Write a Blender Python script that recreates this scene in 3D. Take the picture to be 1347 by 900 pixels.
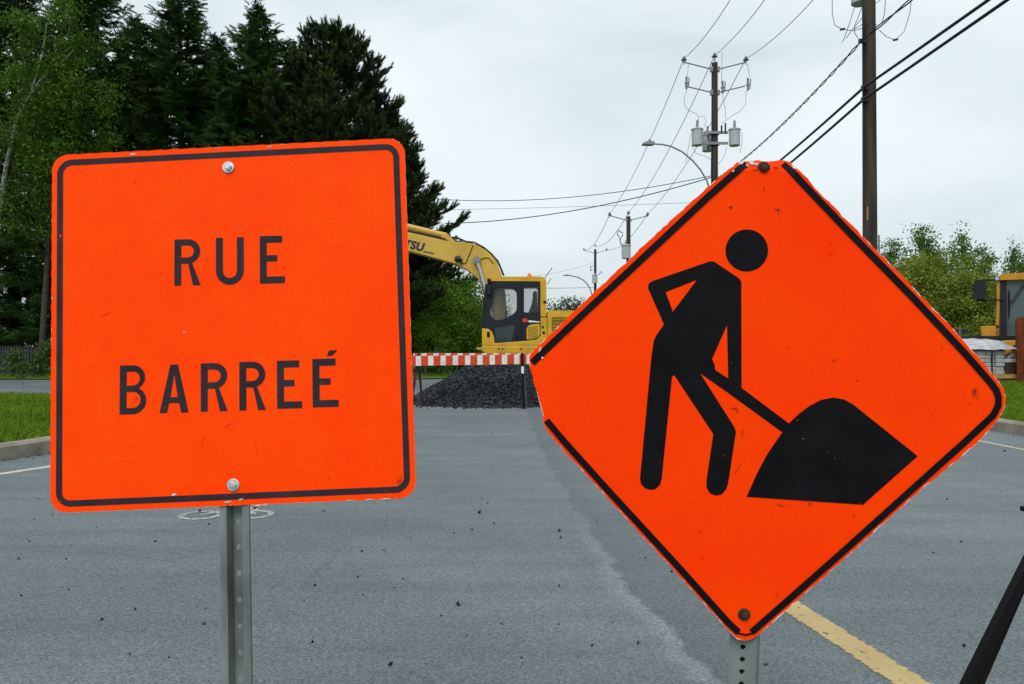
import bpy, bmesh, math, random
import numpy as np
from mathutils import Vector, Matrix, Euler
from mathutils.geometry import tessellate_polygon

for o in list(bpy.data.objects): bpy.data.objects.remove(o)
SC = bpy.context.scene
COL = SC.collection
R = math.radians

# ------------------------------------------------------------------ camera
CAM_H = 1.2
F_PX, CX, CY = 1050.0, 673.5, 458.0
cam = bpy.data.cameras.new('camera'); camo = bpy.data.objects.new('camera', cam); COL.objects.link(camo)
camo.location = (0, 0, CAM_H); camo.rotation_euler = (R(90), 0, 0)
cam.sensor_width = 36; cam.lens = 36*F_PX/1347; cam.shift_y = 8/1347.0
cam.clip_start = .05; cam.clip_end = 3000
SC.camera = camo

# ------------------------------------------------------------------ light
SUN_EL, SUN_AZ = 52, 200            # high, from behind the camera and a little to the left
world = bpy.data.worlds.new('World'); SC.world = world; world.use_nodes = True
nt = world.node_tree; nt.nodes.clear()
def N(t, **k):
    n = nt.nodes.new(t)
    for a, b in k.items(): setattr(n, a, b)
    return n
wo = N('ShaderNodeOutputWorld'); bg = N('ShaderNodeBackground'); bg.inputs['Strength'].default_value = .1
sky = N('ShaderNodeTexSky', sky_type='NISHITA', sun_disc=False)
sky.sun_elevation = R(SUN_EL); sky.sun_rotation = R(SUN_AZ)
tc = N('ShaderNodeTexCoord'); mp = N('ShaderNodeMapping'); mp.inputs['Scale'].default_value = (1, 1, 2.6)
nz = N('ShaderNodeTexNoise'); nz.inputs['Scale'].default_value = 1.7; nz.inputs['Detail'].default_value = 7; nz.inputs['Roughness'].default_value = .5
nz.inputs['Distortion'].default_value = .3
rp = N('ShaderNodeValToRGB'); rp.color_ramp.elements[0].position = .32; rp.color_ramp.elements[1].position = .66
rp.color_ramp.elements[0].color = (2.9, 3.40, 3.58, 1); rp.color_ramp.elements[1].color = (4.65, 5.1, 5.17, 1)
sx = N('ShaderNodeSeparateXYZ'); mr = N('ShaderNodeMapRange')
mr.inputs['From Min'].default_value = 0; mr.inputs['From Max'].default_value = 1
mr.inputs['To Min'].default_value = .93; mr.inputs['To Max'].default_value = 1.35
mul = N('ShaderNodeVectorMath', operation='SCALE'); mix = N('ShaderNodeMixRGB'); mix.inputs['Fac'].default_value = .93
l = nt.links.new
l(tc.outputs['Generated'], mp.inputs['Vector']); l(mp.outputs['Vector'], nz.inputs['Vector']); l(nz.outputs['Fac'], rp.inputs['Fac'])
l(tc.outputs['Generated'], sx.inputs['Vector']); l(sx.outputs['Z'], mr.inputs['Value'])
l(rp.outputs['Color'], mul.inputs[0]); l(mr.outputs['Result'], mul.inputs['Scale'])
l(sky.outputs['Color'], mix.inputs['Color1']); l(mul.outputs['Vector'], mix.inputs['Color2'])
l(mix.outputs['Color'], bg.inputs['Color']); l(bg.outputs['Background'], wo.inputs['Surface'])

sun = bpy.data.lights.new('sun', 'SUN'); suno = bpy.data.objects.new('sun', sun); COL.objects.link(suno)
sun.energy = 1.2; sun.angle = R(38); sun.color = (1, .97, .92)
az = R(SUN_AZ); el = R(SUN_EL)
sdir = Vector((math.sin(az)*math.cos(el), math.cos(az)*math.cos(el), math.sin(el)))
suno.rotation_euler = sdir.to_track_quat('Z', 'Y').to_euler(); suno.location = (0, 0, 30)
vs = SC.view_settings; vs.view_transform = 'Standard'; vs.look = 'None'; vs.gamma = 1; vs.use_curve_mapping = False
vs.exposure = .88

# ------------------------------------------------------------------ materials
def mat(name, col, rough=.6, metal=0, spec=.35, var=.0, col2=None, scale=8, detail=4, lo=.35, hi=.65, bump=0, bscale=40, bdist=.01, stretch=None):
    m = bpy.data.materials.new(name); m.use_nodes = True
    t = m.node_tree; b = t.nodes['Principled BSDF']
    b.inputs['Roughness'].default_value = rough; b.inputs['Metallic'].default_value = metal
    b.inputs['Specular IOR Level'].default_value = spec
    b.inputs['Base Color'].default_value = (*col, 1)
    c = t.nodes.new('ShaderNodeTexCoord'); src = c.outputs['Object']
    if stretch:
        mpn = t.nodes.new('ShaderNodeMapping'); mpn.inputs['Scale'].default_value = stretch
        t.links.new(src, mpn.inputs['Vector']); src = mpn.outputs['Vector']
    if col2 is None and var: col2 = tuple(x*(1-var) for x in col)
    if col2 is not None:
        n = t.nodes.new('ShaderNodeTexNoise'); n.inputs['Scale'].default_value = scale; n.inputs['Detail'].default_value = detail
        r = t.nodes.new('ShaderNodeValToRGB'); r.color_ramp.elements[0].position = lo; r.color_ramp.elements[1].position = hi
        r.color_ramp.elements[0].color = (*col, 1); r.color_ramp.elements[1].color = (*col2, 1)
        t.links.new(src, n.inputs['Vector']); t.links.new(n.outputs['Fac'], r.inputs['Fac']); t.links.new(r.outputs['Color'], b.inputs['Base Color'])
    if bump:
        n2 = t.nodes.new('ShaderNodeTexNoise'); n2.inputs['Scale'].default_value = bscale; n2.inputs['Detail'].default_value = 4
        bu = t.nodes.new('ShaderNodeBump'); bu.inputs['Strength'].default_value = bump; bu.inputs['Distance'].default_value = bdist
        t.links.new(src, n2.inputs['Vector']); t.links.new(n2.outputs['Fac'], bu.inputs['Height']); t.links.new(bu.outputs['Normal'], b.inputs['Normal'])
    return m

def nd(m, t, **k):
    n = m.node_tree.nodes.new(t)
    for a, b in k.items():
        if a in n.inputs: n.inputs[a].default_value = b
        else: setattr(n, a, b)
    return n
def lk(m, a, b): m.node_tree.links.new(a, b)
def ramp(m, src, p0, p1, c0=(0, 0, 0), c1=(1, 1, 1)):
    r = nd(m, 'ShaderNodeValToRGB'); e = r.color_ramp.elements
    e[0].position = p0; e[1].position = p1; e[0].color = (*c0, 1); e[1].color = (*c1, 1)
    lk(m, src, r.inputs['Fac']); return r.outputs['Color']
def mixc(m, fac, a, b, mode='MIX'):
    n = nd(m, 'ShaderNodeMixRGB', blend_type=mode)
    for s, v in ((n.inputs['Fac'], fac), (n.inputs['Color1'], a), (n.inputs['Color2'], b)):
        if isinstance(v, (tuple, list)): s.default_value = (*v, 1)
        elif isinstance(v, (int, float)): s.default_value = v
        else: lk(m, v, s)
    return n.outputs['Color']
def noise(m, vec, scale, detail=4, rough=.5, dist=0):
    n = nd(m, 'ShaderNodeTexNoise', Scale=scale, Detail=detail, Roughness=rough, Distortion=dist); lk(m, vec, n.inputs['Vector']); return n.outputs['Fac']

def sheeting(name, base, base2, dark, seed, chip):
    m = bpy.data.materials.new(name); m.use_nodes = True; b = m.node_tree.nodes['Principled BSDF']
    tcn = nd(m, 'ShaderNodeTexCoord'); mpn = nd(m, 'ShaderNodeMapping', Location=(seed, seed*2, seed*3)); lk(m, tcn.outputs['Object'], mpn.inputs['Vector']); v = mpn.outputs['Vector']
    c = mixc(m, ramp(m, noise(m, v, 3.5, 3), .35, .7), base, base2)
    cel = nd(m, 'ShaderNodeTexVoronoi', Scale=260.0); lk(m, v, cel.inputs['Vector']); c = mixc(m, mixc(m, .35, (0, 0, 0), ramp(m, cel.outputs['Color'], .2, .9)), c, (.93, .036, .0003))
    # small dark scuffs and short scratches
    ms = nd(m, 'ShaderNodeMapping', Scale=(1, 1, .45), Rotation=(0, .5, 0)); lk(m, v, ms.inputs['Vector'])
    sc = ramp(m, noise(m, ms.outputs['Vector'], 34, 5, .6), .675, .76)
    c = mixc(m, sc, c, dark)
    sp = ramp(m, noise(m, v, 110, 2), .76, .80)
    c = mixc(m, sp, c, (.25, .02, .003))
    # long pale scratches
    w = nd(m, 'ShaderNodeMapping', Scale=(3, 3, 60), Rotation=(0, 1.0, 0)); lk(m, v, w.inputs['Vector'])
    lt = ramp(m, noise(m, w.outputs['Vector'], 1.6, 3), .70, .74)
    lt2 = mixc(m, ramp(m, noise(m, v, 5, 2), .5, .65), (0, 0, 0), lt)
    c = mixc(m, mixc(m, .5, (0, 0, 0), lt2), c, (1, .11, .012))
    c = mixc(m, mixc(m, .5, (0, 0, 0), ramp(m, noise(m, v, 16, 6, .7), .42, .66)), c, (1.0, .036, .0005))
    # chipped edges: bare pale backing where the sheeting has worn away at the rim
    at = nd(m, 'ShaderNodeAttribute', attribute_name='edge')
    ed = nd(m, 'ShaderNodeMath', operation='MULTIPLY'); lk(m, at.outputs['Fac'], ed.inputs[0]); ed.inputs[1].default_value = .42
    sm = nd(m, 'ShaderNodeMath', operation='ADD'); lk(m, ed.outputs[0], sm.inputs[0]); lk(m, noise(m, v, 30, 6, .7), sm.inputs[1])
    c = mixc(m, ramp(m, sm.outputs[0], chip, chip+.03), c, (.72, .70, .66))
    lk(m, c, b.inputs['Base Color'])
    b.inputs['Roughness'].default_value = .5; b.inputs['Specular IOR Level'].default_value = .05
    bu = nd(m, 'ShaderNodeBump', Strength=.25, Distance=.002); lk(m, noise(m, v, 9, 3), bu.inputs['Height']); lk(m, bu.outputs['Normal'], b.inputs['Normal'])
    return m

def printmat(name, col, orange, thr):
    m = bpy.data.materials.new(name); m.use_nodes = True; b = m.node_tree.nodes['Principled BSDF']
    tcn = nd(m, 'ShaderNodeTexCoord'); v = tcn.outputs['Object']
    c = mixc(m, ramp(m, noise(m, v, 14, 4), .3, .75), col, tuple(x*1.6+.002 for x in col))
    c = mixc(m, ramp(m, noise(m, v, 120, 3), thr, thr+.03), c, orange)
    c = mixc(m, ramp(m, noise(m, v, 42, 4, .6), thr+.02, thr+.05), c, orange)
    lk(m, c, b.inputs['Base Color']); b.inputs['Roughness'].default_value = .55; b.inputs['Specular IOR Level'].default_value = .08
    return m

M = {}
ORANGE = (1.0, .072, .0003)
M['orange_a'] = sheeting('orange_sheeting', ORANGE, (1.0, .052, .0003), (.45, .03, .003), 3.1, .985)
M['orange_b'] = sheeting('orange_sheeting_worn', (1.0, .040, .0003), (1.0, .062, .0003), (.30, .02, .004), 7.7, .915)
M['print_a'] = printmat('faded_black_print', (.022, .016, .020), (.5, .03, .002), .725)
M['print_b'] = printmat('black_print', (.0035, .0033, .0045), (.7, .05, .004), .75)
M['alu'] = mat('aluminium_back', (.45, .46, .46), .45, .8, var=.25)
M['galv'] = mat('galvanised_steel', (.21, .235, .225), .55, .3, col2=(.075, .088, .082), scale=14, lo=.38, hi=.68, bump=.15, stretch=(1, 1, .35))
M['galv_tube'] = mat('galvanised_tube', (.21, .245, .235), .55, .2, col2=(.12, .15, .142), scale=12, lo=.3, hi=.7, stretch=(1, 1, .4))
M['zinc'] = mat('zinc_bolt', (.62, .66, .68), .35, .7, var=.2, scale=60)
M['rustbolt'] = mat('rusty_bolt', (.035, .018, .014), .7, .3, col2=(.07, .035, .025), scale=90)
M['black'] = mat('black_paint', (.006, .006, .007), .5, 0, .12)
M['darkmetal'] = mat('dark_metal', (.022, .024, .028), .5, .2)
M['yellow'] = mat('machine_yellow', (.60, .34, .012), .42, 0, .4, col2=(.40, .23, .02), scale=3.5, detail=8, lo=.4, hi=.8)
M['boomyellow'] = mat('faded_machine_yellow', (.56, .36, .055), .5, 0, .35, col2=(.46, .29, .045), scale=1.5)
M['orangeyellow'] = mat('loader_yellow', (.52, .24, .01), .5, 0, .35, col2=(.42, .18, .01), scale=3)
M['cabgrey'] = mat('cab_dark_grey', (.012, .013, .020), .45, 0, .25)
M['rubber'] = mat('rubber', (.012, .012, .012), .8, 0, .2)
M['steel'] = mat('bright_steel', (.55, .57, .58), .25, .9)
M['track'] = mat('track_steel', (.05, .045, .04), .7, .3, col2=(.08, .055, .035), scale=9)
M['rust'] = mat('rusty_steel', (.15, .035, .010), .85, 0, .2, col2=(.07, .018, .008), scale=4, detail=8, bump=.3, bscale=25)
M['navy'] = mat('navy_lettering', (.012, .012, .05), .5)
M['white'] = mat('white_paint', (.72, .73, .72), .5, var=.12, scale=20)
M['red'] = mat('barricade_red_orange', (.62, .055, .012), .45, 0, .3, col2=(.50, .04, .01), scale=9)
M['boardwhite'] = mat('barricade_white', (.66, .66, .62), .45, 0, .3, col2=(.48, .48, .45), scale=11, lo=.45, hi=.75)
M['legbrown'] = mat('rusty_leg', (.05, .032, .022), .7, .2, var=.4)
M['leggrey'] = mat('grey_leg', (.10, .11, .115), .5, .3)
M['pole'] = mat('weathered_pole_wood', (.075, .060, .048), .9, 0, .08, col2=(.034, .028, .024), scale=9, detail=8, bump=.5, bscale=22, bdist=.01, stretch=(1, 1, .06))
M['greyzinc'] = mat('grey_hardware', (.22, .235, .25), .5, .4)
M['transf'] = mat('transformer_grey', (.40, .44, .46), .45, 0, .4, var=.15, scale=5)
M['porcelain'] = mat('grey_insulator', (.16, .17, .19), .25)
M['wire'] = mat('bare_wire', (.10, .105, .11), .5, .4)
M['cable'] = mat('black_cable', (.010, .010, .012), .6)
M['wood'] = mat('pallet_wood', (.42, .25, .09), .8, 0, .2, var=.35, scale=14)
M['wrap'] = mat('crumpled_plastic', (.48, .49, .50), .35, 0, .4, col2=(.26, .27, .28), scale=5, bump=1, bscale=7, bdist=.06)
M['paver'] = mat('concrete_pavers', (.40, .40, .39), .7, col2=(.24, .24, .24), scale=6, stretch=(1, 1, 5))
M['fence'] = mat('weathered_fence', (.045, .048, .054), .85, 0, .1)
M['bark'] = mat('conifer_bark', (.035, .026, .022), .9, col2=(.06, .048, .04), scale=6, bump=.5)
M['birch'] = mat('birch_bark', (.30, .29, .25), .8, col2=(.08, .075, .06), scale=5, lo=.55, hi=.66, stretch=(1, 1, 4))
M['peel'] = mat('bare_backing', (.66, .63, .58), .7, 0, .1, col2=(.35, .32, .28), scale=120)
M['scuff'] = mat('brown_scuff', (.34, .030, .004), .6, 0, .05, col2=(.62, .045, .003), scale=160)
M['scuffred'] = mat('red_scuff', (.80, .030, .002), .6, 0, .05, col2=(1.0, .06, .002), scale=160)
M['weedstem'] = mat('dry_stem', (.20, .17, .06), .8)
M['orangelens'] = mat('orange_lens', (.75, .14, .01), .2)
M['lens'] = mat('lamp_lens', (.42, .44, .46), .15)
M['concrete'] = mat('kerb_concrete', (.30, .26, .205), .9, 0, .1, col2=(.17, .15, .12), scale=3.5, detail=8, bump=.3)
def glassmat(name, tint, alpha):
    m = bpy.data.materials.new(name); m.use_nodes = True; t = m.node_tree; b = t.nodes['Principled BSDF']
    b.inputs['Base Color'].default_value = (*tint, 1); b.inputs['Roughness'].default_value = .06; b.inputs['Alpha'].default_value = alpha
    b.inputs['Specular IOR Level'].default_value = .6
    return m
M['glass'] = glassmat('cab_glass', (.10, .14, .135), .17)
M['glass2'] = glassmat('dark_glass', (.03, .045, .045), .7)
M['glass3'] = glassmat('loader_glass', (.09, .13, .14), .62)

def leafmat(name, c0, c1, c2=None, rough=.55, transl=.25):
    m = bpy.data.materials.new(name); m.use_nodes = True; t = m.node_tree; b = t.nodes['Principled BSDF']
    at = nd(m, 'ShaderNodeAttribute', attribute_name='tint')
    c = mixc(m, at.outputs['Fac'], c0, c1)
    if c2:
        tcn = nd(m, 'ShaderNodeTexCoord'); c = mixc(m, ramp(m, noise(m, tcn.outputs['Object'], .9, 3), .45, .7), c, c2)
    lk(m, c, b.inputs['Base Color']); b.inputs['Roughness'].default_value = rough; b.inputs['Specular IOR Level'].default_value = .06
    if transl:
        tr = nd(m, 'ShaderNodeBsdfTranslucent'); lk(m, c, tr.inputs['Color'])
        mx = nd(m, 'ShaderNodeMixShader', Fac=transl); out = [n for n in t.nodes if n.type == 'OUTPUT_MATERIAL'][0]
        lk(m, b.outputs[0], mx.inputs[1]); lk(m, tr.outputs[0], mx.inputs[2]); lk(m, mx.outputs[0], out.inputs['Surface'])
    return m
M['spruce'] = leafmat('spruce_needles', (.016, .042, .010), (.052, .115, .022), transl=0)
M['pine'] = leafmat('pine_needles', (.020, .040, .012), (.060, .098, .024), transl=0)
M['birchleaf'] = leafmat('birch_leaves', (.036, .088, .010), (.085, .165, .018))
M['bushleaf'] = leafmat('bush_leaves', (.035, .085, .010), (.08, .155, .018))
M['limeleaf'] = leafmat('bright_bush_leaves', (.05, .115, .010), (.13, .23, .02))
M['oliveleaf'] = leafmat('olive_green_leaves', (.095, .15, .014), (.26, .30, .055))
M['poplarleaf'] = leafmat('poplar_leaves', (.055, .125, .020), (.12, .22, .04))
M['farleaf'] = leafmat('far_leaves', (.03, .055, .02), (.06, .09, .035))
M['weedleaf'] = leafmat('weed_leaves', (.035, .08, .015), (.09, .16, .04))
M['grassblade'] = leafmat('grass_blades', (.065, .15, .008), (.19, .28, .022), transl=.3)

def mulY(m, sxy):
    n = nd(m, 'ShaderNodeMath', operation='MULTIPLY'); lk(m, sxy.outputs['Y'], n.inputs[0]); n.inputs[1].default_value = .1; return n.outputs[0]
# grass soil, asphalt, paint, gravel
m = M['soil'] = mat('grass_ground', (.05, .11, .010), .9, 0, .05, col2=(.11, .15, .03), scale=1.2, detail=8, bump=.4, bscale=30, bdist=.03)

m = M['asphalt'] = bpy.data.materials.new('asphalt'); m.use_nodes = True
b = m.node_tree.nodes['Principled BSDF']; tcn = nd(m, 'ShaderNodeTexCoord'); v = tcn.outputs['Object']
base = mixc(m, ramp(m, noise(m, v, .42, 6, .62), .36, .66), (.098, .121, .131), (.150, .174, .183))
st = nd(m, 'ShaderNodeMapping', Scale=(.35, 3.0, 1)); lk(m, v, st.inputs['Vector'])
base = mixc(m, ramp(m, noise(m, st.outputs['Vector'], 1.3, 6, .6), .45, .75), base, (.098, .114, .121))
# a paving joint running up the lane, its lane side worn pale
sxy = nd(m, 'ShaderNodeSeparateXYZ'); lk(m, v, sxy.inputs['Vector'])
wob = nd(m, 'ShaderNodeMapping', Scale=(.3, 1, 1)); lk(m, v, wob.inputs['Vector'])
wn = nd(m, 'ShaderNodeMath', operation='MULTIPLY_ADD'); lk(m, noise(m, wob.outputs['Vector'], 1.4, 8, .7), wn.inputs[0]); wn.inputs[1].default_value = -.42; lk(m, sxy.outputs['X'], wn.inputs[2])
inv = nd(m, 'ShaderNodeMath', operation='DIVIDE'); inv.inputs[0].default_value = 1.9; 
ya = nd(m, 'ShaderNodeMath', operation='ADD'); lk(m, sxy.outputs['Y'], ya.inputs[0]); ya.inputs[1].default_value = .3
ymax = nd(m, 'ShaderNodeMath', operation='MAXIMUM'); lk(m, ya.outputs[0], ymax.inputs[0]); ymax.inputs[1].default_value = 1.5
lk(m, ymax.outputs[0], inv.inputs[1])
sd = nd(m, 'ShaderNodeMath', operation='SUBTRACT'); lk(m, wn.outputs[0], sd.inputs[0]); lk(m, inv.outputs[0], sd.inputs[1])     # <0 left of the joint
sh = nd(m, 'ShaderNodeMath', operation='ADD'); lk(m, sd.outputs[0], sh.inputs[0]); sh.inputs[1].default_value = .5
pale = ramp(m, sh.outputs[0], .33, .415); r2 = [n for n in m.node_tree.nodes if n.type == 'VALTORGB'][-1]
e = r2.color_ramp.elements.new(.425); e.color = (1, 1, 1, 1); e = r2.color_ramp.elements.new(.46); e.color = (0, 0, 0, 1)
r2.color_ramp.elements[-1].color = (0, 0, 0, 1)
fade = ramp(m, mulY(m, sxy), .30, .62, (.8, .8, .8), (0, 0, 0))
dk = ramp(m, sh.outputs[0], .44, .47); r3 = [n for n in m.node_tree.nodes if n.type == 'VALTORGB'][-1]
e = r3.color_ramp.elements.new(.62); e.color = (1, 1, 1, 1); r3.color_ramp.elements[-1].position = .95; r3.color_ramp.elements[-1].color = (0, 0, 0, 1)
base = mixc(m, mixc(m, .75, (0, 0, 0), dk), base, (.082, .099, .107))
# fine cracks
vc = nd(m, 'ShaderNodeTexVoronoi', feature='DISTANCE_TO_EDGE', Scale=.42); wv = nd(m, 'ShaderNodeMixRGB'); wv.inputs['Fac'].default_value = .22; lk(m, v, wv.inputs['Color1'])
nc = nd(m, 'ShaderNodeTexNoise', Scale=1.8, Detail=7.0); lk(m, v, nc.inputs['Vector']); lk(m, nc.outputs['Color'], wv.inputs['Color2']); lk(m, wv.outputs['Color'], vc.inputs['Vector'])
ck = ramp(m, vc.outputs['Distance'], .0, .0045, (1, 1, 1), (0, 0, 0)); ckm = mixc(m, ramp(m, noise(m, v, .6, 3), .46, .56), (0, 0, 0), ck)
base = mixc(m, mixc(m, .32, (0, 0, 0), ckm), base, (.05, .056, .06))
base = mixc(m, mixc(m, fade, (0, 0, 0), pale), base, (.205, .23, .24))
# aggregate
vo = nd(m, 'ShaderNodeTexVoronoi', Scale=130.0); lk(m, v, vo.inputs['Vector'])
agg = ramp(m, vo.outputs['Color'], .1, .9, (.5, .5, .5), (1.46, 1.46, 1.46))
base = mixc(m, .8, base, agg, 'MULTIPLY')
fine = ramp(m, noise(m, v, 70, 6, .75), .3, .72, (.55, .55, .55), (1.42, 1.42, 1.42))
base = mixc(m, .8, base, fine, 'MULTIPLY')
base = mixc(m, ramp(m, noise(m, v, 15, 4, .75), .70, .76), base, (.035, .038, .042))
lk(m, base, b.inputs['Base Color'])
lk(m, ramp(m, noise(m, v, .8, 4), .3, .7, (.50, .50, .50), (.72, .72, .72)), b.inputs['Roughness']); b.inputs['Specular IOR Level'].default_value = .35
bu = nd(m, 'ShaderNodeBump', Strength=.7, Distance=.006)
hh = mixc(m, .5, fine, vo.outputs['Distance']); lk(m, hh, bu.inputs['Height']); lk(m, bu.outputs['Normal'], b.inputs['Normal'])

def paint(name, col, wear):
    m = bpy.data.materials.new(name); m.use_nodes = True; b = m.node_tree.nodes['Principled BSDF']
    tcn = nd(m, 'ShaderNodeTexCoord'); v = tcn.outputs['Object']
    c = mixc(m, ramp(m, noise(m, v, 3, 5), .3, .7), col, tuple(x*.75 for x in col))
    lk(m, c, b.inputs['Base Color']); b.inputs['Roughness'].default_value = .65
    at = nd(m, 'ShaderNodeAttribute', attribute_name='rim'); ad = nd(m, 'ShaderNodeMath', operation='MULTIPLY_ADD'); lk(m, at.outputs['Fac'], ad.inputs[0]); ad.inputs[1].default_value = .22; lk(m, noise(m, v, 30, 7, .75), ad.inputs[2])
    lk(m, ramp(m, ad.outputs[0], wear, wear+.07, (1, 1, 1), (0, 0, 0)), b.inputs['Alpha'])
    bu = nd(m, 'ShaderNodeBump', Strength=.5, Distance=.005); lk(m, noise(m, v, 40, 5, .7), bu.inputs['Height']); lk(m, bu.outputs['Normal'], b.inputs['Normal'])
    return m
M['yellowline'] = paint('worn_yellow_paint', (.47, .345, .145), .585)
M['whiteline'] = paint('worn_white_paint', (.47, .47, .44), .57)
M['symbolpaint'] = paint('faded_symbol_paint', (.40, .41, .39), .52)
M['creamline'] = paint('worn_cream_paint', (.40, .37, .27), .56)
M['gravel'] = leafmat('crushed_stone', (.016, .018, .021), (.075, .08, .088), rough=.6, transl=0)

# ------------------------------------------------------------------ mesh helpers
class MB:
    def __init__(s): s.v = []; s.f = []; s.m = []; s.cm = 0
    def add(s, vs, fs):
        o = len(s.v); s.v += [tuple(p) for p in vs]
        for f in fs: s.f.append([i+o for i in f]); s.m.append(s.cm)
        return s
    def box(s, c, d, rot=None):
        x, y, z = [k/2 for k in d]
        P = [Vector((a*x, b_*y, c_*z)) for a in (-1, 1) for b_ in (-1, 1) for c_ in (-1, 1)]
        if rot is not None:
            Q = Euler(rot).to_matrix(); P = [Q @ p for p in P]
        P = [p+Vector(c) for p in P]
        return s.add(P, [(0, 1, 3, 2), (4, 6, 7, 5), (0, 4, 5, 1), (2, 3, 7, 6), (0, 2, 6, 4), (1, 5, 7, 3)])
    def tube(s, path, r, n=8, cap=True):
        path = [Vector(p) for p in path]; k = len(path)
        rs = r if isinstance(r, (list, tuple)) else [r]*k
        up = None; rings = []
        for i, p in enumerate(path):
            d = (path[min(i+1, k-1)]-path[max(i-1, 0)]).normalized()
            if up is None: up = Vector((0, 0, 1)) if abs(d.z) < .9 else Vector((0, 1, 0))
            a = d.cross(up); a = a.normalized() if a.length > 1e-6 else d.orthogonal().normalized(); b_ = a.cross(d).normalized(); up = b_
            rings.append([p+(a*math.cos(t)+b_*math.sin(t))*rs[i] for t in [2*math.pi*j/n for j in range(n)]])
        vs = [q for g in rings for q in g]; fs = []
        for i in range(k-1):
            for j in range(n): fs.append((i*n+j, i*n+(j+1) % n, (i+1)*n+(j+1) % n, (i+1)*n+j))
        if cap: fs += [tuple(range(n))[::-1], tuple((k-1)*n+j for j in range(n))]
        return s.add(vs, fs)
    def plate(s, poly, y0, y1, holes=(), axis='y', fn=None):
        """polygon in (x,z) extruded from y0 to y1; fn maps (a,y,b) to a point"""
        loops = [list(poly)]+[list(h) for h in holes]
        fn = fn or (lambda a, y, b_: (a, y, b_))
        tri = tessellate_polygon([[Vector((p[0], p[1], 0)) for p in lp] for lp in loops])
        flat = [p for lp in loops for p in lp]; n = len(flat)
        vs = [fn(p[0], y0, p[1]) for p in flat]+[fn(p[0], y1, p[1]) for p in flat]
        fs = [tuple(t) for t in tri]+[tuple(i+n for i in t[::-1]) for t in tri]
        o = 0
        for lp in loops:
            k = len(lp)
            for i in range(k): a, b_ = o+i, o+(i+1) % k; fs.append((a, b_, b_+n, a+n))
            o += k
        return s.add(vs, fs)
    def face(s, poly, y, holes=()):
        loops = [list(poly)]+[list(h) for h in holes]
        tri = tessellate_polygon([[Vector((p[0], p[1], 0)) for p in lp] for lp in loops])
        return s.add([(p[0], y, p[1]) for lp in loops for p in lp], [tuple(t) for t in tri])
    def lathe(s, prof, c, n=16, axis='z'):
        vs = []; fs = []
        for r, h in prof:
            for j in range(n):
                a = 2*math.pi*j/n; p = (r*math.cos(a), r*math.sin(a), h)
                if axis == 'y': p = (p[0], p[2], p[1])
                if axis == 'x': p = (p[2], p[0], p[1])
                vs.append((p[0]+c[0], p[1]+c[1], p[2]+c[2]))
        for i in range(len(prof)-1):
            for j in range(n): fs.append((i*n+j, i*n+(j+1) % n, (i+1)*n+(j+1) % n, (i+1)*n+j))
        fs += [tuple(range(n))[::-1], tuple((len(prof)-1)*n+j for j in range(n))]
        return s.add(vs, fs)
    def build(s, name, mats, parent=None, off=None, smooth=True, bevel=0, fix=True, **props):
        me = bpy.data.meshes.new(name)
        if off is None: off = parent.location if (parent is not None and parent.get('_plain')) else (0, 0, 0)
        vs = [(p[0]-off[0], p[1]-off[1], p[2]-off[2]) for p in s.v]
        me.from_pydata(vs, [], s.f)
        for mm in (mats if isinstance(mats, (list, tuple)) else [mats]): me.materials.append(M[mm])
        me.polygons.foreach_set('material_index', s.m)
        if fix:
            bm = bmesh.new(); bm.from_mesh(me); bmesh.ops.recalc_face_normals(bm, faces=bm.faces); bm.to_mesh(me); bm.free()
        if smooth:
            me.polygons.foreach_set('use_smooth', [True]*len(me.polygons)); me.set_sharp_from_angle(angle=R(38))
        o = bpy.data.objects.new(name, me); COL.objects.link(o)
        if parent is not None: o.parent = parent
        if bevel:
            bv = o.modifiers.new('bevel', 'BEVEL'); bv.width = bevel; bv.segments = 2; bv.limit_method = 'ANGLE'; bv.angle_limit = R(40)
        for k_, v_ in props.items(): o[k_] = v_
        return o
def thing(name, label, cat, loc=(0, 0, 0), group=None, plain=True):
    o = bpy.data.objects.new(name, None); COL.objects.link(o); o.location = loc; o.empty_display_size = .2
    o['label'] = label; o['category'] = cat
    if group: o['group'] = group
    if plain: o['_plain'] = 1
    return o
def tag(o, label, cat, group=None):
    o['label'] = label; o['category'] = cat
    if group: o['group'] = group
    return o
def copy_tree(o, parent=None):
    c = o.copy(); COL.objects.link(c); c.parent = parent
    for ch in list(o.children): copy_tree(ch, c)
    return c
def X(px, d): return (px-CX)/F_PX*d
def Z(py, d): return CAM_H+(CY-py)/F_PX*d
def XZ(pts, d): return [(X(a, d), Z(b_, d)) for a, b_ in pts]
def arc(cx, cy, r, a0, a1, n=8): return [(cx+r*math.cos(R(a0+(a1-a0)*i/n)), cy+r*math.sin(R(a0+(a1-a0)*i/n))) for i in range(n+1)]
def rrect(x0, z0, x1, z1, r, n=4):
    return arc(x1-r, z0+r, r, -90, 0, n)+arc(x1-r, z1-r, r, 0, 90, n)+arc(x0+r, z1-r, r, 90, 180, n)+arc(x0+r, z0+r, r, 180, 270, n)
def rounded(poly, r, n=3):
    out = []; k = len(poly)
    for i in range(k):
        p = Vector(poly[i]); a = Vector(poly[i-1])-p; b_ = Vector(poly[(i+1) % k])-p
        q = min(r, a.length*.45, b_.length*.45); A_ = p+a.normalized()*q; B_ = p+b_.normalized()*q
        for j in range(n+1):
            t = j/n; out.append(tuple((1-t)**2*A_+2*t*(1-t)*p+t*t*B_))
    return out
rng = np.random.default_rng(11); random.seed(5)

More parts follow.
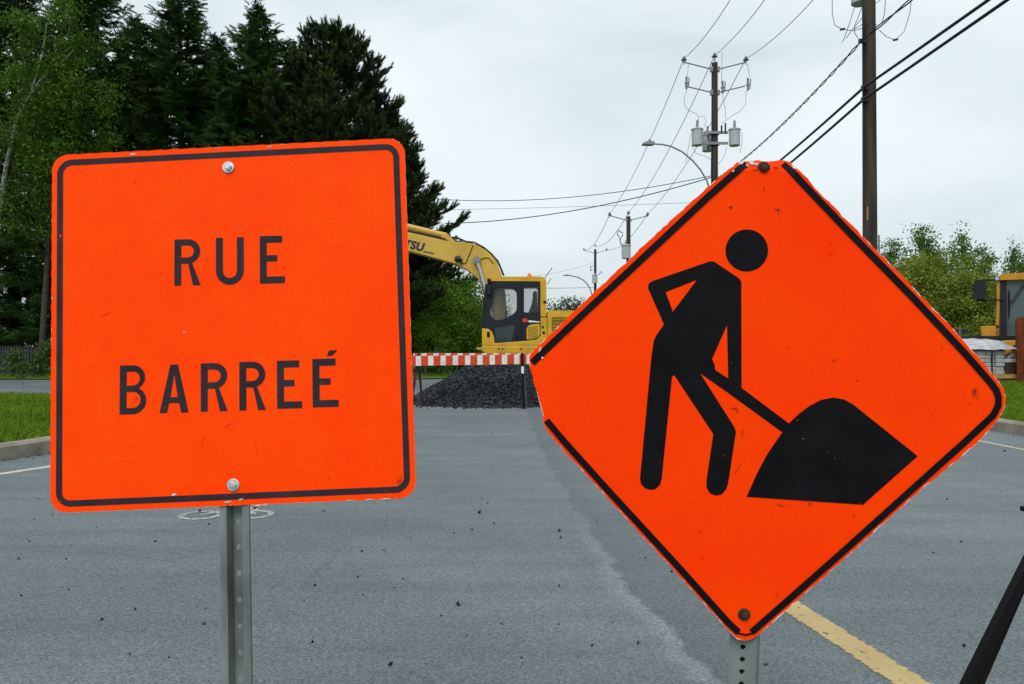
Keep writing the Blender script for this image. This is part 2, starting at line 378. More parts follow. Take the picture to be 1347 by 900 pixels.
# ================================================================== SETTING
def sheet(name, poly, z, material, kind='structure'):
    mb = MB(); tri = tessellate_polygon([[Vector((p[0], p[1], 0)) for p in poly]])
    mb.add([(p[0], p[1], z) for p in poly], [tuple(t) for t in tri])
    o = mb.build(name, material, smooth=False)
    for p in o.data.polygons:
        if p.normal.z < 0: p.flip()
    o['kind'] = kind; return o
sheet('ground', [(-600, -300), (600, -300), (600, 900), (-600, 900)], -.03, 'soil')
sheet('road', [(-70, -40), (7.0, -40), (7.0, 112), (-1.0, 112), (-1.0, 34), (-1.8, 32), (-3.4, 30.6), (-5.5, 30.2), (-70, 30.2)], 0, 'asphalt')
# left grass corner inside its kerb
KC, KR = (-9.26, 9.7), 4.0
def kerbline(r):
    return [(-70, KC[1]-r)]+[(KC[0]+r*math.sin(R(a)), KC[1]-r*math.cos(R(a))) for a in range(0, 91, 6)]+[(KC[0]+r, 15.4)]+[(KC[0]+r-2.2*(1-math.cos(R(a))), 15.4+2.2*math.sin(R(a))) for a in range(15, 91, 15)]+[(-70, 17.6)]
inner = kerbline(KR-.16); outer = kerbline(KR)
sheet('grass_verge', inner, .15, 'soil')
def kerb(a, b_, name, z1=.17):
    mb = MB(); n = len(a)
    prof = lambda i: [(*b_[i], -.02), (*b_[i], z1-.03), (b_[i][0]*.8+a[i][0]*.2, b_[i][1]*.8+a[i][1]*.2, z1), (*a[i], z1), (*a[i], -.02)]
    vs = [p for i in range(n) for p in prof(i)]; fs = []
    for i in range(n-1):
        for j in range(4): fs.append((i*5+j, i*5+j+1, (i+1)*5+j+1, (i+1)*5+j))
    mb.add(vs, fs); o = mb.build(name, 'concrete'); o['kind'] = 'structure'; return o
kerb(inner, outer, 'kerb')
# right kerb and verge
ky = [-40+i*2 for i in range(77)]
kerb([(7.16, y) for y in ky], [(7.0, y) for y in ky], 'kerb')
sheet('grass_verge', [(7.16, -40), (90, -40), (90, 112), (7.16, 112)], .125, 'soil')
sheet('grass_verge', [(-70, 30.3), (-5.5, 30.3), (-3.4, 30.7), (-1.85, 32.05), (-1.05, 34), (-1.05, 112), (-70, 112)], .03, 'soil')
# painted markings
def strip(name, pts, w, z, material):
    mb = MB(); vs = []; n = len(pts)
    for i, p in enumerate(pts):
        a = Vector(pts[max(i-1, 0)]); c = Vector(pts[min(i+1, n-1)]); d = (c-a).normalized(); nn = Vector((-d.y, d.x))*w/2
        vs += [(p[0]+nn.x*q, p[1]+nn.y*q, z) for q in (1.08, .8, -.8, -1.08)]
    mb.add(vs, [(4*i+j, 4*i+j+1, 4*i+j+5, 4*i+j+4) for i in range(n-1) for j in range(3)]); o = mb.build(name, material, smooth=False, fix=False)
    o.data.attributes.new('rim', 'FLOAT', 'POINT').data.foreach_set('value', [1.0, 0.0, 0.0, 1.0]*n)
    for p in o.data.polygons:
        if p.normal.z < 0: p.flip()
    o['kind'] = 'structure'; return o
strip('yellow_centre_line', [(1.50+.155*0-.155*(y-2.4), y) for y in np.linspace(-2, 4.6, 12)], .135, .0025, 'yellowline')
strip('white_edge_line', [(6.04, y) for y in np.linspace(1, 60, 30)], .10, .0025, 'creamline')
strip('white_corner_line', [(KC[0]+4.86*math.sin(R(a)), KC[1]-4.86*math.cos(R(a))) for a in range(-30, 80, 5)], .13, .0025, 'whiteline')
# bicycle symbol painted on the lane behind the left post
mb = MB()
def ring(cx, cy, r, w):
    n = 24; vs = []
    for i in range(n):
        t = 2*math.pi*i/n; vs += [(cx+(r-w)*math.cos(t), cy+(r-w)*math.sin(t), .004), (cx+r*math.cos(t), cy+r*math.sin(t), .004)]
    mb.add(vs, [(2*i, 2*i+1, (2*i+3) % (2*n), (2*i+2) % (2*n)) for i in range(n)])
def seg(a, b_, w=.045):
    a = Vector(a); b_ = Vector(b_); d = (b_-a).normalized(); q = Vector((-d.y, d.x))*w/2
    mb.add([(p.x, p.y, .0045) for p in (a+q, a-q, b_-q, b_+q)], [(0, 1, 2, 3)])
bx_, by_ = -2.06, 5.72
ring(bx_-.17, by_, .155, .045); ring(bx_+.19, by_+.02, .155, .045)
seg((bx_-.17, by_), (bx_-.03, by_+.24)); seg((bx_-.03, by_+.24), (bx_+.16, by_+.28)); seg((bx_+.19, by_+.02), (bx_+.13, by_+.34)); seg((bx_-.03, by_), (bx_+.16, by_+.28)); seg((bx_+.08, by_+.37), (bx_+.2, by_+.35))
o = mb.build('bicycle_symbol', 'symbolpaint', smooth=False, fix=False); o['kind'] = 'structure'
for p in o.data.polygons:
    if p.normal.z < 0: p.flip()

# ================================================================== SIGNS
def rotvec(r):
    v_ = Vector(r); return Matrix.Rotation(v_.length, 3, v_.normalized())
def signroot(name, label, rv, T, base_u, thick):
    Q = rotvec(rv); T = Vector(T)+Vector((0, 0, CAM_H))
    # post foot: go down the post's line to the ground
    p0 = T+Q @ Vector((base_u, thick, 0)); d = Q @ Vector((0, 0, -1)); vb = p0.z/(-d.z)
    root = bpy.data.objects.new(name, None); COL.objects.link(root)
    root.matrix_world = Matrix.Translation(p0+d*vb) @ Q.to_4x4(); root['label'] = label; root['category'] = 'road sign'
    return root, (base_u, thick, -vb)
def ribbon(mb, pts, w, y, closed=False):
    n = len(pts); vs = []
    for i in range(n):
        a = Vector(pts[i-1] if (closed or i) else pts[i]); c = Vector(pts[(i+1) % n] if (closed or i < n-1) else pts[i]); p = Vector(pts[i])
        d = (c-a).normalized(); q = Vector((-d.y, d.x))*w/2
        vs += [(p.x+q.x, y, p.y+q.y), (p.x-q.x, y, p.y-q.y)]
    k = n if closed else n-1
    mb.add(vs, [(2*i, 2*i+1, (2*i+3) % (2*n), (2*i+2) % (2*n)) for i in range(k)])
def panel(outline, root, off, matn, bend=None, inset=.006, thick=.003):
    """sign blank: front face with a worn rim, edge and back"""
    n = len(outline); P = [Vector(p) for p in outline]
    area = sum(P[i].x*P[(i+1) % n].y-P[(i+1) % n].x*P[i].y for i in range(n))
    s = 1 if area > 0 else -1; ins = []
    for i in range(n):
        d = (P[(i+1) % n]-P[i-1]).normalized(); ins.append(P[i]+Vector((-d.y, d.x))*inset*s)
    yb = (lambda p: bend(p) if bend else 0)
    mb = MB()
    vs = [(p.x, 0, p.y) for p in P]+[(p.x, 0, p.y) for p in ins]+[(p.x, thick, p.y) for p in P]
    fs = [(i, (i+1) % n, n+(i+1) % n, n+i) for i in range(n)]
    fs += [tuple(n+i for i in t) for t in tessellate_polygon([[Vector((p.x, p.y, 0)) for p in ins]])]
    nf = len(fs)
    fs += [(i, (i+1) % n, 2*n+(i+1) % n, 2*n+i) for i in range(n)]
    fs += [tuple(2*n+i for i in t) for t in tessellate_polygon([[Vector((p.x, p.y, 0)) for p in P]])]
    mb.add(vs, fs); mb.m = [0]*nf+[1]*(len(fs)-nf)
    o = mb.build('sign_panel', [matn, 'alu'], root, off=off, smooth=False)
    at = o.data.attributes.new('edge', 'FLOAT', 'POINT'); at.data.foreach_set('value', [1.0]*n+[0.0]*n+[1.0]*n)
    if bend:
        bm = bmesh.new(); bm.from_mesh(o.data)
        for co, no in (((-.40, 0, 0), (1, 0, 0)), ((0, 0, .455), (0, 0, 1))):
            co = (co[0]-off[0], 0, co[2]-off[2]); bmesh.ops.bisect_plane(bm, geom=bm.verts[:]+bm.edges[:]+bm.faces[:], plane_co=co, plane_no=no)
        for v_ in bm.verts: v_.co.y += bend(Vector((v_.co.x+off[0], v_.co.z+off[2])))
        bm.to_mesh(o.data); bm.free()
    return o
def bolt(root, off, u, v_, washer_r, head_r, matn, y=0):
    mb = MB(); mb.lathe([(washer_r*.98, -.0005), (washer_r, -.0018), (washer_r*.9, -.003)], (u, y, v_), 24, 'y')
    h = [(u+head_r*math.cos(R(60*i+10)), v_+head_r*math.sin(R(60*i+10))) for i in range(6)]
    mb.plate(h, y-.003, y-.0085); mb.lathe([(head_r*.8, -.0085), (head_r*.6, -.010)], (u, y, v_), 12, 'y')
    mb.build('bolt', matn, root, off=off)

# ---- left: RUE BARREÉ
RVA, TA = (-.0856464, -.0447231, -.0181128), (-.5850927, 1.6562394, .0530085)
rootA, offA = signroot('road_closed_sign', 'square orange sign lettered RUE BARREÉ, bolted to a galvanised channel post', RVA, TA, .0018, .003)
H = .375
pts = rrect(-H, -H, H, H, .034, 8)
dense = []
for i, p in enumerate(pts):
    q = pts[(i+1) % len(pts)]; L_ = math.dist(p, q); k = max(1, int(L_/.012))
    for j in range(k):
        t = j/k; jit = .0007*math.sin(i*7.3+j*2.1)*(1 if k > 3 else 0)
        a = (p[0]+(q[0]-p[0])*t, p[1]+(q[1]-p[1])*t); r_ = math.hypot(*a)
        dense.append((a[0]*(1+jit/r_), a[1]*(1+jit/r_)))
panel(dense, rootA, offA, 'orange_a')
mb = MB(); bi = H-.0115-.0064
ribbon(mb, [(p[0]+.0004*math.sin(p[1]*90), p[1]) for p in [q for i, q in enumerate(rrect(-bi, -bi, bi, bi, .024, 8))]], .0128, -.0005, True)
mb.build('border', 'print_a', rootA, off=offA, smooth=False)
def glyph(ch, w, h, t):
    if ch == 'E':
        return [(0, 0), (w, 0), (w, t), (t, t), (t, .46*h), (.70*w, .46*h), (.70*w, .46*h+t*.92), (t, .46*h+t*.92), (t, h-t), (.90*w, h-t), (.90*w, h), (0, h)], []
    if ch == 'U':
        r_ = w/2
        return [(0, h), (0, r_)]+arc(r_, r_, r_, 180, 360, 14)[1:]+[(w, h), (w-t, h), (w-t, r_)]+arc(r_, r_, r_-t, 360, 180, 14)[1:]+[(t, h)], []
    if ch == 'R':
        r_ = .265*h; cx_, cy_ = w-r_-.02*w, h-r_
        yb = cy_-r_
        o_ = [(0, 0), (0, h)]+arc(cx_, cy_, r_, 90, -70, 12)+[(w, 0), (w-t*1.12, 0), (.52*w, yb), (t, yb), (t, 0)]
        return o_, [[(t, h-t*.9), (t, yb+t*.9)]+arc(cx_, cy_, r_-t*.92, -90, 90, 10)]
    if ch == 'B':
        r1, r2_ = .25*h, .278*h; c1 = (w-r1-.05*w, h-r1); c2 = (w-r2_, r2_)
        o_ = [(0, 0), (0, h)]+arc(*c1, r1, 90, -62, 10)+arc(*c2, r2_, 62, -90, 12)
        ym = .52*h
        return o_, [[(t, h-t*.9), (t, ym+t*.45)]+arc(c1[0], (h-t*.9+ym+t*.45)/2, (h-t*.9-ym-t*.45)/2, -90, 90, 10),
                    [(t, ym-t*.45), (t, t*.9)]+arc(c2[0], (ym-t*.45+t*.9)/2, (ym-t*.45-t*.9)/2, -90, 90, 10)]
    if ch == 'A':
        m_ = w/2; sl = (m_-.55*t)/h; bz = .20*h; tt = t*1.08
        return [(0, 0), (m_-.55*t, h), (m_+.55*t, h), (w, 0), (w-tt, 0), (w-tt-sl*bz, bz), (tt+sl*bz, bz), (tt, 0)], \
               [[(tt+sl*(bz+t*.85), bz+t*.85), (m_, .80*h), (w-tt-sl*(bz+t*.85), bz+t*.85)]]
for ch, u, v_, w, h in [('R', -.1157, .0825, .0555, .0980), ('U', -.0282, .0798, .0585, .1000), ('E', .0639, .0785, .0525, .1005),
                        ('B', -.2316, -.1803, .0555, .1012), ('A', -.1485, -.1810, .0605, .0995), ('R', -.0629, -.1818, .0560, .0995),
                        ('R', .0171, -.1830, .0550, .1000), ('E', .0952, -.1828, .0515, .0988), ('E', .1686, -.1832, .0535, .0995)]:
    o_, hs = glyph(ch, w, h, .0145); rotl = lambda p: (u+p[0]+.012*p[1], v_+p[1]-.020*p[0])
    mb = MB(); mb.face([rotl(p) for p in o_], -.0006, [[rotl(p) for p in hh_] for hh_ in hs])
    lo = mb.build('letter', 'print_a', rootA, off=offA, smooth=False)
mb = MB(); mb.face([(.200, -.0785), (.2115, -.0785), (.2225, -.0672), (.2055, -.0672)], -.0006); mb.build('accent_mark', 'print_a', rootA, off=offA, smooth=False)
bolt(rootA, offA, .0011, .3295, .0128, .0082, 'zinc'); bolt(rootA, offA, .0024, -.3337, .0128, .0082, 'zinc')

def perforated(mb, u0, u1, y, v0, v1, pitch, r, first, thick=.0025):
    """flat steel strip with a row of real round holes"""
    uc = (u0+u1)/2; v_ = v1; k = 0
    cells = []; top = v1
    c = first
    while c-pitch/2 > v0: cells.append(c); c -= pitch
    hi = v1
    for c in cells:
        lo_ = c-pitch/2
        hole = [(uc+r*math.cos(2*math.pi*j/14), c+r*math.sin(2*math.pi*j/14)) for j in range(14)]
        mb.plate([(u0, lo_), (u1, lo_), (u1, hi), (u0, hi)], y, y+thick, [hole]); hi = lo_
    mb.plate([(u0, v0), (u1, v0), (u1, hi), (u0, hi)], y, y+thick)
# U-channel: flanges forward against the sign, web set back
vb = offA[2]; mb = MB(); y0 = .0035; c0 = .0018
for s in (-1, 1):
    mb.plate([(c0+s*.030, vb), (c0+s*.0185, vb), (c0+s*.0185, .365), (c0+s*.030, .365)], y0, y0+.003)
    q = [(.0185, y0), (.0120, y0+.024), (.0095, y0+.024), (.0158, y0)]
    mb.add([(c0+s*a, y_, z_) for z_ in (vb, .365) for a, y_ in q], [(0, 1, 5, 4), (1, 2, 6, 5), (2, 3, 7, 6), (3, 0, 4, 7)])
    mb.plate([(c0+s*.030, vb), (c0+s*.0275, vb), (c0+s*.0275, .365), (c0+s*.030, .365)], y0+.003, y0+.009)
perforated(mb, c0-.0118, c0+.0118, y0+.0225, vb, .365, .0528, .0056, .3295)
mb.build('post', 'galv', rootA, off=offA, smooth=False)
def base(root, off):
    mb = MB(); vb = off[2]; u = off[0]
    mb.box((u, .02, vb+.012), (.62, .06, .012)); mb.box((u, .02, vb+.026), (.06, .62, .012)); mb.box((u, .035, vb+.12), (.085, .012, .20))
    mb.build('base_foot', 'darkmetal', root, off=off)
base(rootA, offA)

# ---- right: worker digging
RVB, TB = (.0080136, .0378451, -.0487892), (.5031298, 1.648622, -.0892909)
rootB, offB = signroot('road_works_sign', 'battered orange diamond sign with black digging worker, on a perforated square post', RVB, TB, -.0035, .0035)
OUT = [(-.0574, .4718), (-.0452, .4768), (-.0329, .4795), (-.0097, .4793), (.0212, .4786), (.0412, .4807), (.0521, .4778), (.0618, .4656), (.0873, .4429), (.097, .4307), (.1195, .4079), (.1482, .3799), (.2278, .3037), (.3071, .227), (.3813, .1551), (.4335, .0996), (.4651, .0652), (.4873, .0398), (.4985, .0232), (.503, .0063), (.5015, -.0123), (.4933, -.0313), (.4541, -.0826), (.398, -.1364), (.3344, -.1954), (.2516, -.2791), (.1779, -.3533), (.1038, -.4264), (.0263, -.5032), (.0143, -.5125), (-.0011, -.5173), (-.0167, -.5151), (-.0296, -.5047), (-.0491, -.4836), (-.1583, -.3722), (-.2286, -.3028), (-.2942, -.236), (-.3765, -.1539), (-.4228, -.1066), (-.4329, -.0927), (-.4379, -.0658), (-.446, -.0391), (-.4587, .0002), (-.4695, .0349), (-.4733, .0506), (-.4688, .0588), (-.4566, .072), (-.397, .1346), (-.3119, .2216), (-.2211, .313), (-.1309, .4031), (-.0738, .4557)]
rj = random.Random(4); dense = []
for i, p in enumerate(OUT):
    q = OUT[(i+1) % len(OUT)]; L_ = math.dist(p, q); k = max(1, int(L_/.009))
    for j in range(k):
        t = j/k; a = [p[0]+(q[0]-p[0])*t, p[1]+(q[1]-p[1])*t]
        jit = rj.uniform(-.0010, .0009)*(1.6 if a[1] > .2 else 1) if k > 1 else 0
        r_ = math.hypot(*a); dense.append((a[0]*(1+jit/r_), a[1]*(1+jit/r_)))
def bendB(p):      # top and left corners are knocked back
    e_ = 0
    if p.x < -.40: e_ += (-.40-p.x)*.35
    if p.y > .455: e_ += (p.y-.455)*.5
    return e_
panel(dense, rootB, offB, 'orange_b', bend=bendB)
def bent(mb, dy): mb.v = [(p[0], p[1]+bendB(Vector((p[0], p[2])))+dy, p[2]) for p in mb.v]
mb = MB()
def resamp(pts, st=.006):
    out = []
    for a, b_ in zip(pts[:-1], pts[1:]):
        k = max(1, int(math.dist(a, b_)/st)); out += [(a[0]+(b_[0]-a[0])*j/k, a[1]+(b_[1]-a[1])*j/k) for j in range(k)]
    return out+[pts[-1]]
ribbon(mb, resamp([(-.464, .0405), (-.439, .0670), (-.3413, .1668), (-.2202, .2894), (-.115, .3965), (-.0365, .4715)]), .0142, -.0005)
ribbon(mb, resamp([(.0385, .4722), (.085, .4241), (.1809, .3287), (.308, .2053), (.4187, .0929), (.4705, .0365), (.4815, .0225), (.4872, .0075), (.4868, -.0098), (.4782, -.0290), (.4261, -.0838), (.3241, -.1865), (.1772, -.3345), (.0882, -.4225), (.0110, -.4985)]), .0138, -.0005)
ribbon(mb, resamp([(-.0150, -.5000), (-.0367, -.4814), (-.1475, -.3669), (-.2949, -.2186), (-.3855, -.1257), (-.4290, -.0790)]), .0138, -.0005)
ribbon(mb, [(-.017, -.5015), (-.001, -.5045), (.013, -.5005)], .004, -.0005)
bent(mb, -.0016); mb.build('border', 'print_b', rootB, off=offB, smooth=False)
HEAD = (-.0297, .2898)
mb = MB(); mb.face([(HEAD[0]+.0434*math.cos(2*math.pi*i/48), HEAD[1]+.0434*math.sin(2*math.pi*i/48)) for i in range(48)], -.0006); mb.build('pictogram_head', 'print_b', rootB, off=offB, smooth=False)
BODY = [(-.1047, .2648), (-.096, .2651), (-.0429, .232), (-.0381, .2244), (-.0289, .0060), (.0850, -.0737), (.0700, -.0907), (-.0541, -.0068), (-.1147, .0328), (-.041, -.0745), (-.0366, -.0848), (-.0485, -.1922), (-.0523, -.2057), (-.0613, -.2163), (-.0728, -.2193), (-.0847, -.2151), (-.0921, -.2044), (-.0935, -.1924), (-.083, -.092), (-.1681, .0272), (-.1722, .0234), (-.1852, -.1897), (-.1884, -.2025), (-.1975, -.2117), (-.2076, -.2137), (-.2196, -.2103), (-.2278, -.202), (-.23, -.1918), (-.2165, .0622), (-.2127, .0974), (-.2079, .1081), (-.1932, .1314), (-.2291, .2056), (-.2278, .2145), (-.2209, .22)]
BH = [[(-.1922, .1982), (-.129, .2259), (-.1758, .1584)], [(-.0639, .1344), (-.0571, .0246), (-.0839, .0405), (-.0859, .0514), (-.0915, .0635)]]
mb = MB(); mb.face(BODY, -.0006, BH); mb.build('pictogram_worker', 'print_b', rootB, off=offB, smooth=False)
HEAP = [(.0565, -.0838), (.0707, -.0625), (.0884, -.0437), (.1093, -.0262), (.1334, -.012), (.1577, -.0063), (.1793, -.0092), (.1981, -.0187), (.332, -.1191), (.2264, -.2239), (-.0098, -.2188), (.0099, -.1681), (.0299, -.1263)]
mb = MB(); mb.face(HEAP, -.0009); mb.build('pictogram_heap', 'print_b', rootB, off=offB, smooth=False)
bolt(rootB, offB, -.0013, .4608, .0135, .0078, 'rustbolt', y=.003); bolt(rootB, offB, -.0053, -.4623, .0130, .0085, 'rustbolt')
vb = offB[2]; mb = MB(); c0 = -.0008; y0 = .0038; w2 = .0278
perforated(mb, c0-w2+.003, c0+w2-.003, y0, vb, .44, .0258, .0058, -.5365+.0258*38)
for s in (-1, 1):
    mb.plate([(c0+s*w2, vb), (c0+s*(w2-.003), vb), (c0+s*(w2-.003), .44), (c0+s*w2, .44)], y0+.0008, y0+.0556)
perforated(mb, c0-w2+.003, c0+w2-.003, y0+.053, vb, .44, .0258, .0058, -.5365+.0258*38)
ang = R(-21); mb.v = [(c0+(p[0]-c0)*math.cos(ang)-(p[1]-y0)*math.sin(ang), y0+.0112+(p[0]-c0)*math.sin(ang)+(p[1]-y0)*math.cos(ang), p[2]) for p in mb.v]
mb.build('post', 'galv_tube', rootB, off=offB, smooth=False)
base(rootB, offB)

def blot(root, off, par, pts, name, matn, y=-.0011, bend=None):
    rr = random.Random(len(pts)*7+1)
    for u, v_, a, b_, an in pts:
        P_ = []
        for k in range(11):
            t = 2*math.pi*k/11; q = rr.uniform(.45, 1.2); x_, z_ = a*q*math.cos(t), b_*q*math.sin(t); c_, s_ = math.cos(R(an)), math.sin(R(an)); P_.append((u+x_*c_-z_*s_, v_+x_*s_+z_*c_))
        mb = MB(); mb.face(P_, 0); mb.v = [(p[0], y+(bend(Vector((p[0], p[2]))) if bend else 0), p[2]) for p in mb.v]; mb.build(name, matn, root, off=off, smooth=False)
blot(rootB, offB, None, [(-.0445, .4735, .010, .004, 30), (-.0245, .4715, .0075, .0042, -20), (-.0345, .4660, .004, .003, 0), (-.0155, .4690, .004, .005, 40), (.0600, .4640, .006, .004, -45), (-.0640, .4525, .003, .003, 0), (-.4430, .0520, .0028, .0028, 0), (-.4480, .0700, .0025, .0075, -15)], 'peeled_patch', 'peel', y=-.0032, bend=bendB)
blot(rootB, offB, None, [(.0000, .4190, .002, .006, 10), (-.0660, .3780, .007, .0018, 10), (-.0655, .3780, .0018, .006, 0), (.0280, .3760, .008, .0018, -8), (.0310, .3730, .0018, .007, 0), (.0240, .4610, .009, .0022, 0), (-.0200, .4560, .008, .002, 0), (.1560, .0700, .006, .003, 20), (-.0420, -.0370, .009, .0022, -5), (-.0360, -.0420, .002, .005, 20), (-.0300, -.1600, .0012, .020, -28), (.0620, -.2330, .012, .0022, -4), (-.1000, -.2960, .003, .0015, 0), (-.0960, -.3500, .0055, .0012, 20), (.1190, -.2270, .004, .006, 0), (-.3900, .1050, .003, .005, 0)], 'scuff', 'scuff')
blot(rootA, offA, None, [(-.0960, -.0150, .0022, .0020, 0), (-.0930, -.0160, .0012, .0010, 0), (-.1200, -.3480, .006, .0025, 5), (-.0100, -.3670, .010, .0022, 3), (.0170, -.3640, .006, .002, 20), (-.2000, .3690, .008, .0020, 3), (.0900, .3700, .007, .0016, 3)], 'peeled_patch', 'peel', y=-.0009)
blot(rootA, offA, None, [(-.0250, -.0790, .0030, .0022, 10), (-.3560, .2000, .002, .003, 0), (-.2600, .0300, .012, .002, 20), (-.0050, -.2100, .010, .0018, 35), (-.1500, .2200, .003, .0015, 0), (.1700, .2550, .003, .0015, 10), (.0500, -.2600, .0012, .02, 5), (-.0600, -.2400, .0012, .016, -12)], 'scuff', 'scuffred', y=-.0009)
# ---- black stand reaching in at the right
st = thing('sign_stand', 'black steel A-frame stand with slanting square leg on the asphalt', 'sign stand', (1.36, 1.72, 0))
def bar(mb, a, b_, w, d):
    a = Vector(a); b_ = Vector(b_); t = (b_-a).normalized(); u = Vector((0, 1, 0)) if abs(t.y) < .8 else Vector((1, 0, 0)); s = t.cross(u).normalized(); u = s.cross(t)
    vs = [p+s*i*w/2+u*j*d/2 for p in (a, b_) for i, j in ((-1, -1), (1, -1), (1, 1), (-1, 1))]
    mb.add(vs, [(0, 1, 2, 3), (7, 6, 5, 4)]+[(i, (i+1) % 4, 4+(i+1) % 4, 4+i) for i in range(4)])
for a, b_ in (((.727, 1.70, .0), (1.362, 1.72, 1.235)), ((1.99, 1.70, 0), (1.36, 1.72, 1.235)), ((1.36, 2.45, 0), (1.36, 1.76, 1.235))):
    mb = MB(); bar(mb, a, b_, .021, .021); mb.build('leg', 'black', st, bevel=.002)
mb = MB(); bar(mb, (1.108, 1.735, .851), (1.62, 1.735, .851), .010, .012); mb.build('crossbar', 'black', st)

# ================================================================== BARRICADE
ba = thing('barricade', 'red and white striped barricade board on A-frame legs before the stone pile', 'barricade', (-.75, 16.0, 0))
xl, xr = -2.02, .50
def board(y, zl, zr, tilt, xl, xr, phase):
    mb = MB(); q = lambda x, z: (x, z+zl+(zr-zl)*(x-xl)/(xr-xl))
    h = .195
    mb.plate([q(xl, 0), q(xr, 0), q(xr, h), q(xl, h)], y, y+.03); b0 = mb.build('board', 'boardwhite', ba)
    x = xl+phase
    while x < xr:
        a, c = max(x, xl+.002), min(x+.138, xr-.002)
        if c > a:
            mb = MB(); mb.plate([q(a, .001), q(c, .001), q(c, h-.001), q(a, h-.001)], y-.003, y-.0005); s_ = mb.build('stripe', 'red', b0, off=ba.location)
        x += .2455
board(15.95, .845, .885, 0, xl, xr, -.04)
board(16.32, .90, .90, 0, xl, xl+2.45, .03)
for x, mt_, nm in ((-1.93, 'legbrown', 0), (.20, 'black', 1)):
    mb = MB(); bar(mb, (x+(-.10 if nm == 0 else .035), 15.90 if nm else 16.0, 0), (x+(.05 if nm == 0 else 0), 15.915 if nm else 16.10, 1.10), .05, .035); mb.build('leg', mt_, ba)
    mb = MB(); bar(mb, (x+.10, 16.36, 0), (x+.02, 16.17, 1.06), .045, .035); mb.build('leg', 'leggrey' if nm else 'legbrown', ba)
mb = MB(); mb.box((.211, 15.888, .765), (.05, .006, .14)); mb.build('sticker', 'white', ba)

# ================================================================== STONE PILE
PC, PR, PH = (-.38, 17.95), (1.95, 1.8), 1.0
def pileh(x, y):
    r = np.sqrt(((x-PC[0])/PR[0])**2+((y-PC[1])/PR[1])**2)
    n = .05*np.sin(x*3.1+1)*np.cos(y*2.7)+.035*np.sin(x*7.3+y*5.1)
    return np.where(r < 1, PH*.96*(1-r**1.3)*1.0+n*(1-r)*1.2, 0)
gx, gy = np.meshgrid(np.linspace(-3.0, 1.9, 70), np.linspace(16.1, 20.0, 56))
hz = pileh(gx, gy)-.015
vs = np.stack([gx, gy, hz], -1).reshape(-1, 3); nx = gx.shape[1]
fs = [(j*nx+i, j*nx+i+1, (j+1)*nx+i+1, (j+1)*nx+i) for j in range(gx.shape[0]-1) for i in range(nx-1) if hz[j, i] > -.014 or hz[j+1, i+1] > -.014]
V = [vs]; Fc = fs; T = [np.full(len(vs), .15)]
base_c = np.array([(a, b_, c) for a in (-1, 1) for b_ in (-1, 1) for c in (-1, 1)], float)*.5
cf = [(0, 1, 3, 2), (4, 6, 7, 5), (0, 4, 5, 1), (2, 3, 7, 6), (0, 2, 6, 4), (1, 5, 7, 3)]
def rm(rng):
    q = rng.normal(size=4); q /= np.linalg.norm(q); w, x, y, z = q
    return np.array([[1-2*(y*y+z*z), 2*(x*y-z*w), 2*(x*z+y*w)], [2*(x*y+z*w), 1-2*(x*x+z*z), 2*(y*z-x*w)], [2*(x*z-y*w), 2*(y*z+x*w), 1-2*(x*x+y*y)]])
n0 = len(vs); cnt = 0
while cnt < 13000:
    r = math.sqrt(rng.random())*1.06 if cnt % 14 else 1.0+abs(rng.normal())*.13; a = rng.random()*2*math.pi
    x, y = PC[0]+PR[0]*r*math.cos(a), PC[1]+PR[1]*r*math.sin(a)
    s = np.array([rng.uniform(.02, .07), rng.uniform(.018, .05), rng.uniform(.012, .032)])*(1 if r < 1 else .8)
    p = (base_c+rng.normal(size=(8, 3))*.12)*s @ rm(rng).T
    zc = float(pileh(np.array(x), np.array(y)))
    p = p+np.array([x, y, zc+(.008 if r < 1 else .012)])
    if r >= 1: p[:, 2] = np.maximum(p[:, 2], .001)
    V.append(p); Fc += [tuple(i+n0 for i in f) for f in cf]; n0 += 8; T.append(np.full(8, rng.random()**2.2)); cnt += 1
def rawmesh(name, V, Fc, material, T=None, parent=None):
    me = bpy.data.meshes.new(name); V = np.concatenate(V) if isinstance(V, list) else V
    if isinstance(Fc, np.ndarray):
        k = Fc.shape[1]; nf = len(Fc)
        me.vertices.add(len(V)); me.vertices.foreach_set('co', V.astype(np.float32).ravel())
        me.loops.add(nf*k); me.loops.foreach_set('vertex_index', Fc.astype(np.int32).ravel())
        me.polygons.add(nf); me.polygons.foreach_set('loop_start', np.arange(0, nf*k, k, dtype=np.int32)); me.polygons.foreach_set('loop_total', np.full(nf, k, dtype=np.int32))
        me.update(calc_edges=True); me.validate()
    else: me.from_pydata(V.tolist(), [], Fc)
    me.materials.append(M[material])
    if T is not None:
        T = np.concatenate(T) if isinstance(T, list) else T
        at = me.attributes.new('tint', 'FLOAT', 'POINT'); at.data.foreach_set('value', T.astype(np.float32))
    o = bpy.data.objects.new(name, me); COL.objects.link(o)
    if parent is not None: o.parent = parent
    return o
o = rawmesh('gravel_pile', V, Fc, 'gravel', T); o['kind'] = 'stuff'; tag(o, 'heap of dark crushed stone on the road behind the striped barricade', 'gravel pile')
